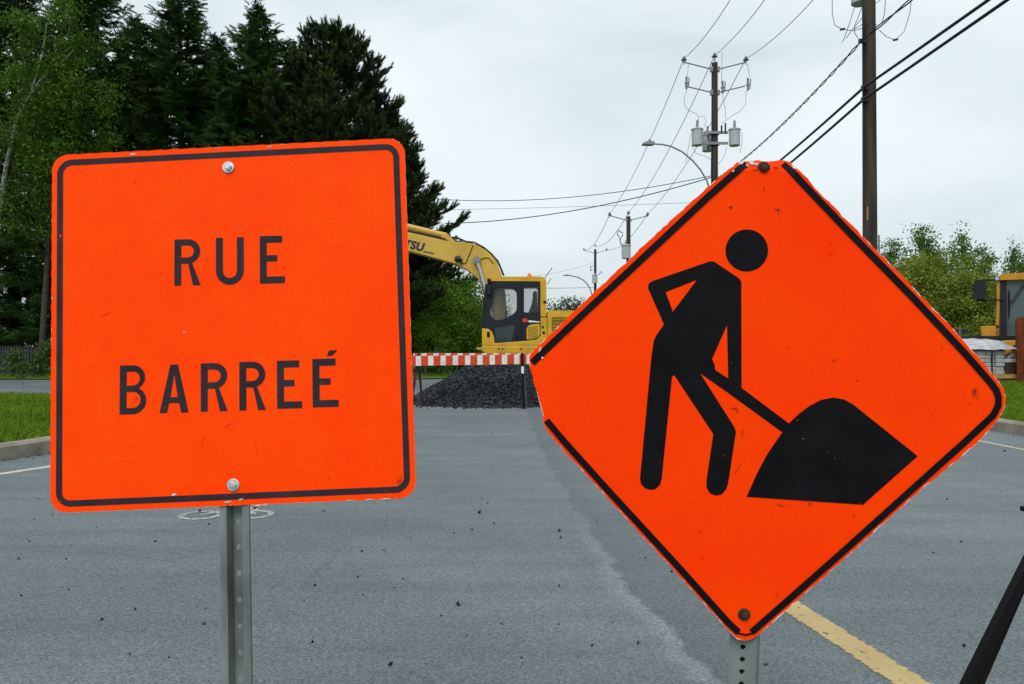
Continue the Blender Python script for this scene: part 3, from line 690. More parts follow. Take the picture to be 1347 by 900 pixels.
# loose crumbs of stone on the asphalt
V = []; Fc = []; T = []; n0 = 0
for i in range(330):
    y = 2.2+14*rng.random()**1.5; x = rng.uniform(-.62, .72)*y
    if x > 6.8 or (x < -4.5 and y > 8): continue
    s = rng.uniform(.003, .010) if rng.random() < .9 else rng.uniform(.010, .018)
    p = (base_c+rng.normal(size=(8, 3))*.17)*np.array([s*1.4, s, s*.8]) @ rm(rng).T
    p = p+np.array([x, y, s*.33]); V.append(p); Fc += [tuple(k+n0 for k in f) for f in cf]; n0 += 8; T.append(np.full(8, rng.random()**3*.6))
for i in range(260):
    if i < 150: a = R(rng.uniform(20, 90)); q = KR+abs(rng.normal())*.10+.01; x, y = KC[0]+q*math.sin(a), KC[1]-q*math.cos(a)
    else: x, y = 6.98-abs(rng.normal())*.12, rng.uniform(8, 16)
    s = rng.uniform(.004, .014); p = (base_c+rng.normal(size=(8, 3))*.17)*np.array([s*1.4, s, s*.8]) @ rm(rng).T
    V.append(p+np.array([x, y, s*.33])); Fc += [tuple(k+n0 for k in f) for f in cf]; n0 += 8; T.append(np.full(8, rng.random()))
o = rawmesh('loose_stones', V, Fc, 'gravel', T); o['kind'] = 'stuff'; tag(o, 'loose dark stone crumbs scattered over the asphalt', 'stones')

# ================================================================== EXCAVATOR
ex = thing('excavator', 'yellow tracked excavator with dark grey cab, boom stretched out, behind the stone pile', 'excavator', (1.1, 21.8, 0))
D = 20.6                                  # near face of the cab
def zc(pts, d=D): return XZ([(620+a/7.5, 350+b_/7.5) for a, b_ in pts], d)      # from a 7.5x enlargement
def zb(pts, d=21.9): return XZ([(530+a/5.6125, 270+b_/5.6125) for a, b_ in pts], d)
CABW = 1.0
silh = zc([(150, 180), (175, 152), (680, 152), (680, 735), (540, 738), (230, 760), (222, 700), (205, 650), (175, 620), (112, 612), (128, 400)])
w1 = rounded(zc([(228, 205), (448, 205), (450, 458), (300, 532), (222, 532), (182, 470)]), .16, 5)
w2 = rounded(zc([(228, 605), (405, 575), (432, 590), (395, 748), (240, 757)]), .06, 3)
w3 = rounded(zc([(520, 195), (665, 195), (668, 458), (520, 458)]), .04, 2)
for y0, y1 in ((D, D+.05), (D+CABW-.05, D+CABW)):
    mb = MB(); mb.plate(silh, y0, y1, [w1, w2, w3]); door = mb.build('cab_door' if y0 == D else 'cab_side', 'cabgrey', ex, bevel=.008)
    for w, g in ((w1, 'glass'), (w2, 'glass2'), (w3, 'glass')):
        mb = MB(); mb.plate(w, (y0+y1)/2-.004, (y0+y1)/2+.004); mb.build('window_pane', g, door, off=ex.location, smooth=False)
    if y0 == D:
        mb = MB(); mb.plate(zc([(492, 165), (500, 165), (500, 738), (492, 738)]), D-.006, D); mb.build('door_seam', 'black', door, off=ex.location)
        mb = MB(); mb.plate(zc([(445, 680), (462, 680), (462, 730), (445, 730)]), D-.03, D-.001); mb.build('door_handle', 'black', door, off=ex.location)
mb = MB(); mb.plate(rounded(zc([(190, 150), (215, 118), (270, 106), (700, 104), (738, 125), (742, 500), (682, 500), (682, 152)]), .05, 3), D-.02, D+CABW+.02); mb.build('cab_roof', 'yellow', ex, bevel=.025)
mb = MB(); mb.plate(zc([(684, 508), (745, 508), (745, 785), (105, 785), (106, 615), (175, 622), (205, 652), (224, 705), (228, 762), (540, 740), (640, 728), (684, 690)]), D-.012, D+CABW+.01); mb.build('cab_base', 'yellow', ex, bevel=.015)
mb = MB(); mb.plate(rounded(zc([(545, 612), (575, 580), (676, 570), (676, 690), (640, 715), (545, 730)]), .05, 3), D-.016, D+.03); vp = mb.build('side_panel', 'yellow', ex, bevel=.008)
for i in range(9):
    z0 = 600+i*13; mb = MB(); a = zc([(560, z0+8), (655, z0-6), (655, z0-2), (560, z0+12)]); mb.plate(a, D-.019, D-.012); mb.build('louvre', 'darkmetal', vp, off=ex.location)
for (a, b_, w, h) in ((155, 650, 26, 52), (697, 592, 16, 20), (702, 645, 22, 24), (710, 345, 24, 24)):
    mb = MB(); mb.plate(zc([(a, b_+h), (a+w, b_+h), (a+w, b_), (a, b_)]), D-.03, D-.005); mb.build('vent', 'black', ex)
mb = MB(); mb.plate(zc([(500, 525), (545, 515), (560, 550), (510, 553)]), D-.004, D-.001); mb.build('sticker', 'red', ex)
mb = MB(); mb.plate(zc([(565, 535), (675, 548), (675, 556), (565, 556)]), D-.004, D-.001); mb.build('sticker', 'white', ex)
# windscreen and rear window
a, b_ = zc([(150, 180), (112, 612)])
mb = MB(); mb.add([(a[0], D+.05, a[1]), (a[0], D+CABW-.05, a[1]), (b_[0], D+CABW-.05, b_[1]), (b_[0], D+.05, b_[1])], [(0, 1, 2, 3)]); mb.build('windscreen', 'glass', ex, smooth=False)
for y in (D+.03, D+CABW-.03):
    mb = MB(); bar(mb, (a[0], y, a[1]), (b_[0], y, b_[1]), .07, .06); mb.build('pillar', 'cabgrey', ex)
# seat, console
mb = MB(); sx0, sz0 = zc([(600, 470)])[0]
mb.plate(rounded(zc([(560, 470), (600, 365), (612, 300), (612, 250), (630, 235), (652, 245), (655, 310), (662, 470)]), .05), D+.35, D+.65)
mb.box((sx0-.32, D+.5, sz0-.12), (.55, .48, .14)); mb.box((sx0-.25, D+.5, sz0-.42), (.4, .4, .5)); mb.build('seat', 'black', ex, bevel=.02)
mb = MB(); mb.tube([(zc([(330, 560)])[0][0], D+.4, zc([(330, 620)])[0][1]), (zc([(345, 470)])[0][0], D+.4, zc([(345, 470)])[0][1])], .02); mb.box((zc([(345, 468)])[0][0], D+.4, zc([(345, 462)])[0][1]), (.06, .06, .12)); mb.build('control_lever', 'black', ex)
# roof fittings
p = zc([(577, 100)])[0]; mb = MB(); mb.lathe([(.062, -.02), (.06, .0), (.055, .06), (.04, .10), (.01, .115)], (p[0], D+.4, p[1]), 14); mb.build('beacon', 'orangelens', ex)
for q in ([(730, 105), (805, 0)], [(738, 148), (760, 165), (795, 105)]):
    mb = MB(); mb.tube([(x, D+.5, z) for x, z in zc(q)], .011, 6); mb.build('antenna', 'darkmetal', ex)
mb = MB(); p = zc([(176, 140)])[0]; mb.lathe([(.02, -.14), (.05, -.03), (.055, .02), (.03, .04)], (p[0], D-.05, p[1]), 12); mb.box((p[0]+.0, D-.05, p[1]-.25), (.12, .10, .26)); mb.build('mirror', 'cabgrey', ex, bevel=.01)
# upper structure
zt, zbm = Z(455, D), Z(466, D)
mb = MB(); mb.plate(XZ([(634, 454.8), (832, 454.8), (832, 463), (826, 467), (640, 467), (634, 462)], D), D-.03, D+2.4); mb.build('deck', 'yellow', ex, bevel=.02)
mb = MB(); mb.plate(XZ([(653, 457), (688, 457), (688, 464), (653, 464)], D), D-.036, D-.028); mb.build('tool_hatch', 'yellow', ex, bevel=.004)
for q in (656, 661, 685):
    mb = MB(); mb.box((X(q, D), D-.038, Z(459, D)), (.03, .01, .05)); mb.build('latch', 'darkmetal', ex)
mb = MB(); mb.plate(XZ([(627, 457), (635, 457), (635, 460), (627, 460)], D), D+.02, D+.3); mb.build('step', 'yellow', ex)
mb = MB(); mb.plate(rounded(XZ([(720, 454.6), (720, 410), (724, 408.5), (800, 409), (800, 454.6)], D), .05), D, D+2.35); hood = mb.build('engine_hood', 'yellow', ex, bevel=.03)
mb = MB(); mb.plate(zc([(795, 505), (990, 505), (990, 640), (795, 640)]), D-.006, D+.0); gr = mb.build('grille', 'black', hood, off=ex.location)
for i in range(9):
    z0 = 512+i*14; mb = MB(); mb.plate(zc([(797, z0+6), (988, z0+6), (988, z0), (797, z0)]), D-.016, D-.006); mb.build('slat', 'yellow', gr, off=ex.location)
mb = MB(); prof = [(X(800, D), D-.0), (X(826, D), D+.05), (X(838, D), D+.5), (X(842, D), D+1.2), (X(838, D), D+1.9), (X(826, D), D+2.35), (X(800, D), D+2.4)]
mb.plate(prof, 0, 1, fn=lambda a, y, b_: (a, b_, (Z(456, D) if y == 0 else Z(413, D)))); mb.build('counterweight', 'yellow', ex, bevel=.05)
mb = MB(); mb.tube([(X(765, D), D+1.9, Z(410, D)), (X(765, D), D+1.9, Z(398, D))], .06, 12); mb.build('exhaust', 'darkmetal', ex)
# turntable and tracks
mb = MB(); mb.lathe([(.85, 0), (.85, .34)], (1.1, 21.8, .74), 28); mb.box((1.1, 21.8, .55), (1.7, 1.5, .42)); mb.build('undercarriage', 'track', ex)
for y in (20.62, 22.98):
    mb = MB(); n = 40; ring_ = []
    L_, h2 = 1.25, .36
    path = [(-L_+i*(2*L_)/12, h2) for i in range(12)]+[(L_+h2*math.sin(R(a)), h2*math.cos(R(a))) for a in range(0, 180, 20)]+[(L_-i*(2*L_)/12, -h2) for i in range(12)]+[(-L_-h2*math.sin(R(a)), -h2*math.cos(R(a))) for a in range(0, 180, 20)]
    mb.plate([(1.1+p_[0], .40+p_[1]) for p_ in path], y-.22, y+.22); tr = mb.build('track', 'track', ex)
    k = len(path)
    for i in range(k):
        p_ = path[i]; q_ = path[(i+1) % k]; an = math.atan2(q_[1]-p_[1], q_[0]-p_[0])
        mb = MB(); mb.box((1.1+(p_[0]+q_[0])/2, y, .40+(p_[1]+q_[1])/2), (.15, .50, .045), (0, -an, 0)); mb.build('track_shoe', 'track', tr, off=ex.location)
# boom
boom = zb([(-600, 62), (-300, 135), (50, 214), (300, 268), (500, 288), (560, 308), (630, 352), (690, 425), (730, 515), (755, 640), (770, 800), (740, 880), (690, 880), (660, 800), (640, 700), (600, 605), (540, 530), (470, 478), (400, 441), (230, 393), (50, 345), (-300, 255), (-600, 170), (-640, 115)])
BY = 21.9
mb = MB(); mb.plate(boom, BY-.24, BY+.24); bo = mb.build('boom', 'boomyellow', ex, bevel=.012)
def tubez(pts, y, r, name, mt_, par=ex, n=8):
    mb = MB(); mb.tube([(x, y, z) for x, z in zb(pts)], r, n); return mb.build(name, mt_, par, off=ex.location)
tubez([(-560, 30), (-100, 125)], BY, .05, 'cylinder_rod', 'steel')
tubez([(-110, 123), (60, 165), (320, 228)], BY, .085, 'arm_cylinder', 'boomyellow', n=14)
mb = MB(); mb.plate(zb([(285, 215), (330, 215), (395, 275), (285, 268)]), BY-.14, BY+.14); mb.build('cylinder_bracket', 'boomyellow', ex)
for dy in (-.33, .33):
    tubez([(547, 415), (578, 510)], BY+dy, .05, 'cylinder_rod', 'steel', n=10)
    tubez([(572, 490), (605, 610), (650, 800), (668, 900)], BY+dy, .085 if dy > 0 else .055, 'boom_cylinder', 'steel' if dy < 0 else 'boomyellow', n=12)
    mb = MB(); p = zb([(547, 415)])[0]; mb.lathe([(.10, -.05), (.10, .05)], (p[0], BY+dy, p[1]), 18, 'y'); mb.lathe([(.055, -.065), (.055, -.05)], (p[0], BY+dy, p[1]), 14, 'y'); mb.build('pin', 'greyzinc', ex)
for k, (dz, r_) in enumerate(((0, .022), (14, .018), (26, .016))):
    tubez([(-500, 70+dz), (50, 195+dz), (150, 215+dz), (300, 250+dz), (360, 282+dz*.6), (430, 270+dz*.5), (530, 280+dz), (600, 318+dz), (660, 368+dz), (705, 425+dz)], BY-.17+.08*k, r_, 'hydraulic_pipe', 'boomyellow' if k else 'darkmetal', bo, 6)
tubez([(330, 235), (400, 240), (470, 270), (560, 300), (640, 350), (700, 410), (745, 520)], BY+.05, .03, 'hose', 'rubber', bo, 6)
tubez([(520, 305), (500, 360), (485, 390), (470, 435), (440, 440), (425, 420)], BY-.255, .010, 'cable', 'black', bo, 5)
tubez([(570, 410), (610, 395), (640, 400), (670, 440)], BY-.255, .010, 'cable', 'black', bo, 5)
mb = MB(); p = zb([(415, 405)])[0]; mb.lathe([(.05, -.1), (.085, -.04), (.09, .05)], (p[0], BY-.3, p[1]), 12, 'x'); mb.box((p[0]+.08, BY-.26, p[1]-.06), (.05, .08, .14)); mb.build('work_lamp', 'darkmetal', ex)
# lettering on the boom
cu = bpy.data.curves.new('lettering', 'FONT'); cu.body = 'KOMATSU'; cu.size = .30; cu.shear = .15; cu.space_character = 1.06; cu.offset = .012; cu.align_x = 'RIGHT'
to = bpy.data.objects.new('tmp', cu); COL.objects.link(to); dg = bpy.context.evaluated_depsgraph_get()
me = bpy.data.meshes.new_from_object(to.evaluated_get(dg)); bpy.data.objects.remove(to)
lt = bpy.data.objects.new('lettering', me); COL.objects.link(lt); me.materials.clear(); me.materials.append(M['navy']); lt.parent = bo
p = zb([(146, 338)], 21.65)[0]; lt.location = (p[0]-ex.location.x, 21.65-ex.location.y, p[1]-ex.location.z)
lt.rotation_euler = (R(90), 0, 0); lt.rotation_euler = (Matrix.Rotation(R(12), 3, 'Y') @ Matrix.Rotation(R(90), 3, 'X')).to_euler()
mb = MB()
for i in range(6):
    x_ = 150+i*13; mb.face(zb([(x_, 346+i*3), (x_+9, 348+i*3), (x_+14, 337+i*3), (x_+5, 335+i*3)], 21.65), 21.652)
mb.build('model_mark', 'navy', bo, off=ex.location, smooth=False)
# arm and bucket
tip = zb([(-600, 110)])[0]
ax, az_ = tip
mb = MB(); mb.plate([(ax+.25, az_+.55), (ax-.10, az_+.75), (ax-.28, az_+.3), (ax-.20, az_-2.4), (ax+.0, az_-2.5), (ax+.16, az_-.5)], BY-.15, BY+.15); mb.build('arm', 'boomyellow', ex, bevel=.012)
mb = MB(); mb.tube([(ax-.32, BY, az_+.5), (ax-.40, BY, az_-1.5)], .06, 10); mb.build('bucket_cylinder', 'steel', ex)
bz = az_-2.55
bk = [(ax-.15, bz+.15), (ax+.45, bz+.05), (ax+.75, bz-.30), (ax+.70, bz-.72), (ax+.30, bz-.98), (ax-.25, bz-.95), (ax+.2, bz-.85), (ax+.58, bz-.62), (ax+.6, bz-.32), (ax+.38, bz-.05), (ax-.1, bz+.05)]
mb = MB(); mb.plate(bk, BY-.5, BY+.5)
for s in (-.5, .46): mb.plate([(ax-.15, bz+.15), (ax+.45, bz+.05), (ax+.75, bz-.30), (ax+.70, bz-.72), (ax+.30, bz-.98), (ax-.25, bz-.95)], BY+s, BY+s+.04)
mb.build('bucket', 'darkmetal', ex)
for i in range(5):
    mb = MB(); mb.box((ax-.32, BY-.42+i*.21, bz-.95), (.22, .08, .05)); mb.build('bucket_tooth', 'track', ex)

# ================================================================== UTILITY POLES
def polexy(px, d): return (X(px, d), d)
def mkpole(label, x, y, top, r0, r1, lean=(0, 0)):
    t = thing('utility_pole', label, 'utility pole', (x, y, 0), 'utility poles along the street')
    mb = MB(); mb.tube([(x+lean[0]*k/6, y+lean[1]*k/6, top*k/6) for k in range(7)], [r0+(r1-r0)*k/6 for k in range(7)], 14); mb.build('pole_shaft', 'pole', t)
    return t
def insul(t, x, y, z, s=1):
    mb = MB(); mb.lathe([(.02, -.16*s), (.02, -.02), (.10*s, -.01), (.11*s, .02), (.05*s, .05), (.07*s, .07*s), (.04*s, .13*s), (.02, .16*s)], (x, y, z), 12); mb.build('insulator', 'porcelain', t)
def can(t, x, y, z, r, h, bush=True):
    mb = MB(); mb.lathe([(r*.8, -.0), (r*.93, .02), (r*.95, h*.9), (r*1.06, h*.91), (r*1.06, h*.97), (r*.9, h*1.0), (r*.3, h*1.05)], (x, y, z), 22); c = mb.build('transformer', 'transf', t)
    if bush:
        mb = MB(); mb.lathe([(.05, 0), (.065, .05), (.045, .1), (.06, .16), (.04, .22), (.05, .28), (.015, .34)], (x, y, z+h*1.03), 10); mb.build('bushing', 'greyzinc', c, off=t.location)
    return c
def cutout(t, x, y, z, h=.5):
    mb = MB(); mb.tube([(x, y, z-h/2), (x, y, z+h/2)], .045, 8); mb.tube([(x+.07, y-.03, z-h*.4), (x+.10, y-.03, z+h*.42)], .025, 6); mb.box((x, y, z-.02), (.16, .06, .05)); mb.build('fuse_cutout', 'porcelain', t)
W = {}
# pole 1 - transformers, double arms
d1 = 32.5; x1 = X(940, d1); top1 = Z(83, d1)
P1 = mkpole('wooden utility pole carrying three grey transformers, two pairs of slanting arms and a street lamp', x1, d1, top1, .165, .125)
def arms(t, x, y, zc_, half, rise, r=.028):
    for s in (-1, 1):
        mb = MB(); mb.tube([(x+s*.10, y-.05, zc_), (x+s*half, y-.05, zc_+rise)], r, 8); mb.box((x+s*.14, y-.05, zc_), (.10, .14, .2)); mb.build('crossarm', 'greyzinc', t)
arms(P1, x1, d1, Z(92, d1), 1.27, .30); arms(P1, x1, d1, Z(122.5, d1), 1.22, .27)
zt_ = Z(78, d1)
W[1] = [(x1-1.26, d1-.05, zt_), (x1, d1, Z(73, d1)), (x1+1.26, d1-.05, zt_)]
for q in W[1]: insul(P1, q[0], q[1], q[2]-.06, 1.1)
mb = MB(); mb.tube([(x1, d1-.1, top1-.6), (x1, d1-.05, Z(76, d1))], .025, 6); mb.build('pole_pin', 'greyzinc', P1)
cutout(P1, X(902.5, d1), d1-.08, Z(110, d1)); cutout(P1, X(983, d1), d1-.08, Z(112, d1)); cutout(P1, X(948.5, d1), d1-.25, Z(117.5, d1))
can(P1, X(916.8, d1), d1-.05, Z(192.3, d1), .235, .70); can(P1, X(965.8, d1), d1-.05, Z(192.6, d1), .235, .70); can(P1, X(935, d1), d1+.55, Z(195, d1), .235, .70)
for zz in (176, 190):
    mb = MB(); mb.box((x1, d1-.18, Z(zz, d1)), (1.0, .06, .10)); mb.tube([(x1-.2, d1-.1, Z(zz, d1)), (x1-.2, d1+.35, Z(zz, d1))], .04, 6); mb.lathe([(.19, -.05), (.19, .05)], (x1, d1, Z(zz, d1)), 16); mb.build('mounting_bracket', 'greyzinc', P1)
for q in (947.5, 952.5):
    mb = MB(); mb.tube([(X(q, d1), d1-.2, Z(178, d1)), (X(q, d1), d1-.2, Z(164+(q < 950)*3, d1))], .035, 8); mb.build('arrester', 'darkmetal', P1)
def leads(t, paths, d, r=.009, mt_='wire'):
    for pth in paths:
        mb = MB(); mb.tube([(X(a, d), d-.12, Z(b_, d)) for a, b_ in pth], r, 5); mb.build('jumper_wire', mt_, t)
leads(P1, [[(903, 119), (899, 130), (900, 141), (906, 147), (915, 151), (918, 155), (918, 163)], [(918, 155), (925, 154), (928, 160), (926, 168)], [(980, 121), (980, 138), (972, 148), (962, 153), (954, 160), (948, 164)], [(949, 126), (953, 145), (953, 158)], [(975, 175), (975, 190), (972, 203)], [(908, 177), (903, 205), (901, 215)], [(908, 192), (915, 203), (930, 208), (938, 215)], [(955, 195), (951, 208), (944, 217)], [(982, 85), (985, 103)], [(949, 70), (948, 112)], [(905, 84), (903, 104)]], d1)
mb = MB(); mb.tube([(x1-.16, d1-.17, Z(200, d1)), (x1-.17, d1-.17, Z(230, d1)), (x1-.16, d1-.2, Z(247, d1))], .03, 6); mb.build('riser', 'darkmetal', P1)
# pole 0 - near, transformer above
d0 = 17.0; x0 = X(1145.5, d0)
P0 = mkpole('tall bare brown utility pole with two thick black cables clamped to its side', x0, d0, 11.9, .155, .125, (-.06, 0))
can(P0, X(1131.5, d0+.3), d0+.3, Z(6, d0+.3), .20, .75)
arms(P0, x0-.06, d0, 11.4, 1.27, .3)
W[0] = [(x0-1.32, d0-.05, 11.78), (x0-.06, d0, 12.2), (x0+1.2, d0-.05, 11.78)]
for q in W[0]: insul(P0, q[0], q[1], q[2]-.06, 1.1)
mb = MB(); mb.tube([(x0-.06, d0-.1, 11.5), (x0-.06, d0-.05, 12.1)], .025, 6); mb.build('pole_pin', 'greyzinc', P0)
for zz in (117.5, 133):
    mb = MB(); mb.box((X(1134.5, d0), d0-.10, Z(zz, d0)), (.12, .10, .10)); mb.build('cable_clamp', 'darkmetal', P0)
mb = MB(); mb.box((X(1131, d0), d0-.12, Z(57, d0)), (.14, .08, .08)); mb.build('cable_clamp', 'darkmetal', P0)
def z6(pts): return [(1060+a/4.09, b_/4.09) for a, b_ in pts]
leads(P0, [z6(q) for q in ([(130, -10), (130, 90), (145, 150), (185, 170), (240, 178), (310, 160), (345, 150)], [(255, 30), (225, 130), (190, 230), (180, 240)], [(290, 50), (250, 150), (250, 190), (280, 235)], [(310, 85), (230, 180), (205, 220)], [(245, 170), (290, 145), (340, 138), (370, 148)], [(380, 175), (420, 210), (468, 228), (515, 180), (545, 80), (555, -10)], [(415, -5), (410, 80), (395, 140)], [(350, 40), (400, 5)])], d0, .007, 'cable')
for q in ((185, 170), (468, 226)):
    a = z6([q])[0]; mb = MB(); mb.box((X(a[0], d0), d0-.12, Z(a[1], d0)), (.10, .04, .035), (0, R(-10), 0)); mb.build('splice', 'cable', P0)
mb = MB(); mb.tube([(x0+.17, d0-.05, .1), (x0+.15, d0-.05, 3.6)], .02, 6); mb.build('ground_wire', 'greyzinc', P0)
mb = MB(); mb.box((X(1138.6, d0), d0-.10, Z(282, d0)), (.035, .03, .28)); mb.build('marker_plate', 'wood', P0)
# pole 2, pole 3
for idx, d, px, tp, ar, lab in ((2, 55.0, 826.7, 285, 25, 'utility pole with one grey transformer and a looped cutout, in the middle distance'), (3, 92.0, 783, 328, 15, 'small far utility pole next to a curved street lamp beyond the excavator')):
    x = X(px, d); t = mkpole(lab, x, d, Z(tp, d), .18, .14)
    hw = ar/F_PX*d; k = hw/1.3
    arms(t, x, d, Z(tp+5, d), hw, .32*k, .035)
    zz = Z(tp+5, d)+.32*k+.1
    W[idx] = [(x-hw, d-.05, zz), (x, d, Z(tp-5, d)), (x+hw, d-.05, zz)]
    for q in W[idx]: insul(t, q[0], q[1], q[2]-.06, 1.3)
    can(t, X(px-4 if idx == 2 else px-1, d), d-.3, Z(341 if idx == 2 else 373, d), .33, .95 if idx == 2 else 1.0)
    if idx == 2: leads(t, [[(819, 307), (812, 303), (812, 309), (816, 315), (819, 309)], [(815, 315), (816, 321), (820, 323)]], d, .035, 'darkmetal')
    else: leads(t, [[(780, 350), (776.5, 351), (777, 357), (779, 355)], [(788, 362), (790, 357), (792, 360)]], d, .045, 'darkmetal')
# spans
def span(a, b_, sag, r, mt_, label, cat='wire', n=16, group=None, twist=0):
    a = Vector(a); b_ = Vector(b_); mb = MB()
    pth = []
    for i in range(n+1):
        t = i/n; p = a.lerp(b_, t); p.z -= sag*4*t*(1-t); pth.append(p)
    if twist:
        for ph in (0, math.pi):
            mb.tube([p+Vector((math.cos(i*1.1+ph)*twist, 0, math.sin(i*1.1+ph)*twist)) for i, p in enumerate(pth)], r, 5)
    else: mb.tube(pth, r, 8)
    o = mb.build('overhead_wire' if cat == 'wire' else 'overhead_cable', mt_, off=a); o.location = a
    return tag(o, label, cat, group)
behind = [(x0-1.3, -20, 11.6), (x0, -20, 12.0), (x0+1.2, -20, 11.6)]
names = ('left', 'middle', 'right')
for k in range(3):
    side = ('left arm', 'pole top', 'right arm')[k]
    span(behind[k], W[0][k], .5, .011, 'wire', f'thin bare wire over the road to the {side} of the tall bare pole')
    span(W[0][k], W[1][k], .55, .012, 'wire', f'thin bare wire from the {side} of the transformer pole, rising overhead')
    span(W[1][k], W[2][k], .6, .014, 'wire', f'thin bare wire from the {side} of the transformer pole to the next pole beyond')
    span(W[2][k], W[3][k], .8, .02, 'wire', f'thin bare wire at the {side} of the two farthest poles')
c0a, c0b = (X(1133, d0), d0-.14, Z(117.5, d0)), (X(1133, d0), d0-.14, Z(133, d0))
e1a, e1b = (x1-.17, d1-.1, 6.65), (x1-.17, d1-.1, 6.25)
span(c0a, e1a, .12, .030, 'cable', 'upper thick black cable sloping from the bare pole down to the transformer pole', 'cable', group=None)
span(c0b, e1b, .12, .030, 'cable', 'lower thick black cable sloping from the bare pole down to the transformer pole', 'cable')
span((x0-.1, -18, 6.95), c0a, .22, .028, 'cable', 'upper thick black cable running over the road from the bare pole', 'cable')
span((x0-.1, -18, 6.65), c0b, .10, .028, 'cable', 'lower thick black cable running over the road from the bare pole', 'cable')
s0 = (X(1130, d0), d0-.14, Z(57, d0)); s1 = (x1-.15, d1-.15, Z(240, d1))
span(s0, s1, .28, .013, 'cable', 'twisted black secondary cable drooping between the bare pole and the transformer pole', 'cable', 70, twist=.022)
span((x0-.1, -18, 8.3), s0, .3, .014, 'cable', 'twisted black secondary cable rising over the road from the bare pole', 'cable', 90, twist=.022)
# service drops going left into the pines
TP = (-6.6, 38.5)
span((x1-.15, d1-.1, Z(232, d1)), (X(575, 38.3), 38.3, Z(262, 38.3)), .42, .015, 'cable', 'upper service wire crossing the street from transformer pole into the pines', 'wire')
span((x1-.15, d1-.1, Z(234, d1)), (X(585, 38.3), 38.3, Z(294, 38.3)), .42, .020, 'cable', 'darkest lower service wire dropping across the street into the pines', 'wire')
span((x1-.15, d1-.1, Z(266, d1)), (X(570, 38.3), 38.3, Z(276, 38.3)), .05, .008, 'wire', 'faint thin wire level across the street below the service wires', 'wire')
span((X(783, 92)-.1, 92, Z(378, 92)), (X(640, 60), 60, Z(377.5, 60)), .1, .02, 'cable', 'dark level wire behind the excavator cab roof', 'wire')
span((X(783, 92)-.1, 92, Z(345, 92)), (X(600, 60), 60, Z(368, 60)), .6, .012, 'wire', 'faint thin wire from the small far pole over the excavator cab', 'wire')
span((X(0, 29), 29, Z(187, 29)), (X(66, 35), 35, Z(217, 35)), .05, .012, 'wire', 'thin grey wire among the spruces beside the birch', 'wire')
# street lamps
def lamp(label, pts, d, r, head):
    p0 = pts[-1]; t = thing('street_lamp', label, 'street lamp', (X(p0[0], d), d, Z(p0[1], d)), 'street lamps on curved arms')
    mb = MB(); mb.tube([(X(a, d), d-.12, Z(b_, d)) for a, b_ in pts], r, 8); mb.build('lamp_arm', 'greyzinc', t)
    x, z = X(head[0], d), Z(head[1], d); L_ = head[2]/F_PX*d
    mb = MB(); mb.plate(rounded([(x, z-.05), (x+L_*.7, z-.07), (x+L_, z-.05), (x+L_*1.05, z+.04), (x+L_*.6, z+.09), (x+.05, z+.02)], .04), d-.28, d+.04)
    mb.tube([(x+L_*.65, d-.12, z+.07), (x+L_*.65, d-.12, z+.17)], .05, 8); mb.build('lamp_head', 'greyzinc', t, bevel=.02)
lamp('grey street lamp on a long curved arm fixed to the transformer pole', [(858, 190.3), (870, 191), (882, 193.5), (897, 201), (910, 212), (921, 225), (929, 239), (933, 252), (936, 262), (940, 263)], d1, .035, (843.5, 190, 16))
lamp('tiny far street lamp on a curved arm above the engine hood', [(750, 362.8), (759, 364.5), (767, 368.5), (773, 374.5), (777, 382), (779, 390), (783, 392)], 92.0, .07, (740, 362.5, 10))

# ================================================================== PLANTS
def frond(n=6, length=.44, w=.115, droop=.12):
    """needle-covered twig along +x: rows of little triangles in two planes"""
    V = []; Fc = []
    for i in range(n):
        t = i/n; x = length*t
        for s in (-1, 1):
            for pl in (0, 1):
                ww = w*(1-.45*t); b0 = np.array([x, 0, -droop*t*t]); o_ = len(V)
                e_ = np.array([x+ww*.9, s*ww, -droop*t*t-.01]) if pl == 0 else np.array([x+ww*.9, s*ww*.25, -droop*t*t+s*ww*.75])
                V += [b0, b0+np.array([length/n*.95, 0, 0]), e_]; Fc.append((o_, o_+1, o_+2))
    o_ = len(V); V += [np.array([length*.93, -.02, -droop]), np.array([length*.93, .02, -droop]), np.array([length*1.12, 0, -droop])]; Fc.append((o_, o_+1, o_+2))
    return np.array(V), np.array(Fc)
def brush(n=34, length=.34, w=.125, r=None):
    r = r or np.random.default_rng(3); V = []; Fc = []
    for i in range(n):
        t = i/n; a = i*2.4; x = length*t; d = np.array([.75, .66*math.cos(a), .66*math.sin(a)]); L_ = w*(.8+.4*r.random())
        sde = np.cross(d, [1, 0, 0]); sde /= np.linalg.norm(sde)+1e-9; o_ = len(V); b0 = np.array([x, 0, 0])
        V += [b0-sde*.017, b0+sde*.017, b0+d*L_]; Fc.append((o_, o_+1, o_+2))
    return np.array(V), np.array(Fc)
def basis(dirs, rollr):
    d = dirs/np.linalg.norm(dirs, axis=1, keepdims=True); up = np.tile(np.array([0, 0, 1.0]), (len(d), 1)); up[np.abs(d[:, 2]) > .95] = (1, 0, 0)
    y = np.cross(up, d); y /= np.linalg.norm(y, axis=1, keepdims=True); z = np.cross(d, y)
    c, s = np.cos(rollr)[:, None], np.sin(rollr)[:, None]; y2 = y*c+z*s; z2 = -y*s+z*c
    return np.stack([d, y2, z2], 1)          # rows: local axes
def stamp(tv, tf, pos, dirs, scale, roll, tint):
    B_ = basis(np.asarray(dirs), np.asarray(roll)); pos = np.asarray(pos); n = len(pos)
    V = np.einsum('vk,nkj->nvj', tv, B_)*np.asarray(scale)[:, None, None]+pos[:, None, :]
    Fc = (tf[None]+(np.arange(n)*len(tv))[:, None, None]).reshape(-1, 3)
    return V.reshape(-1, 3), Fc, np.repeat(tint, len(tv))
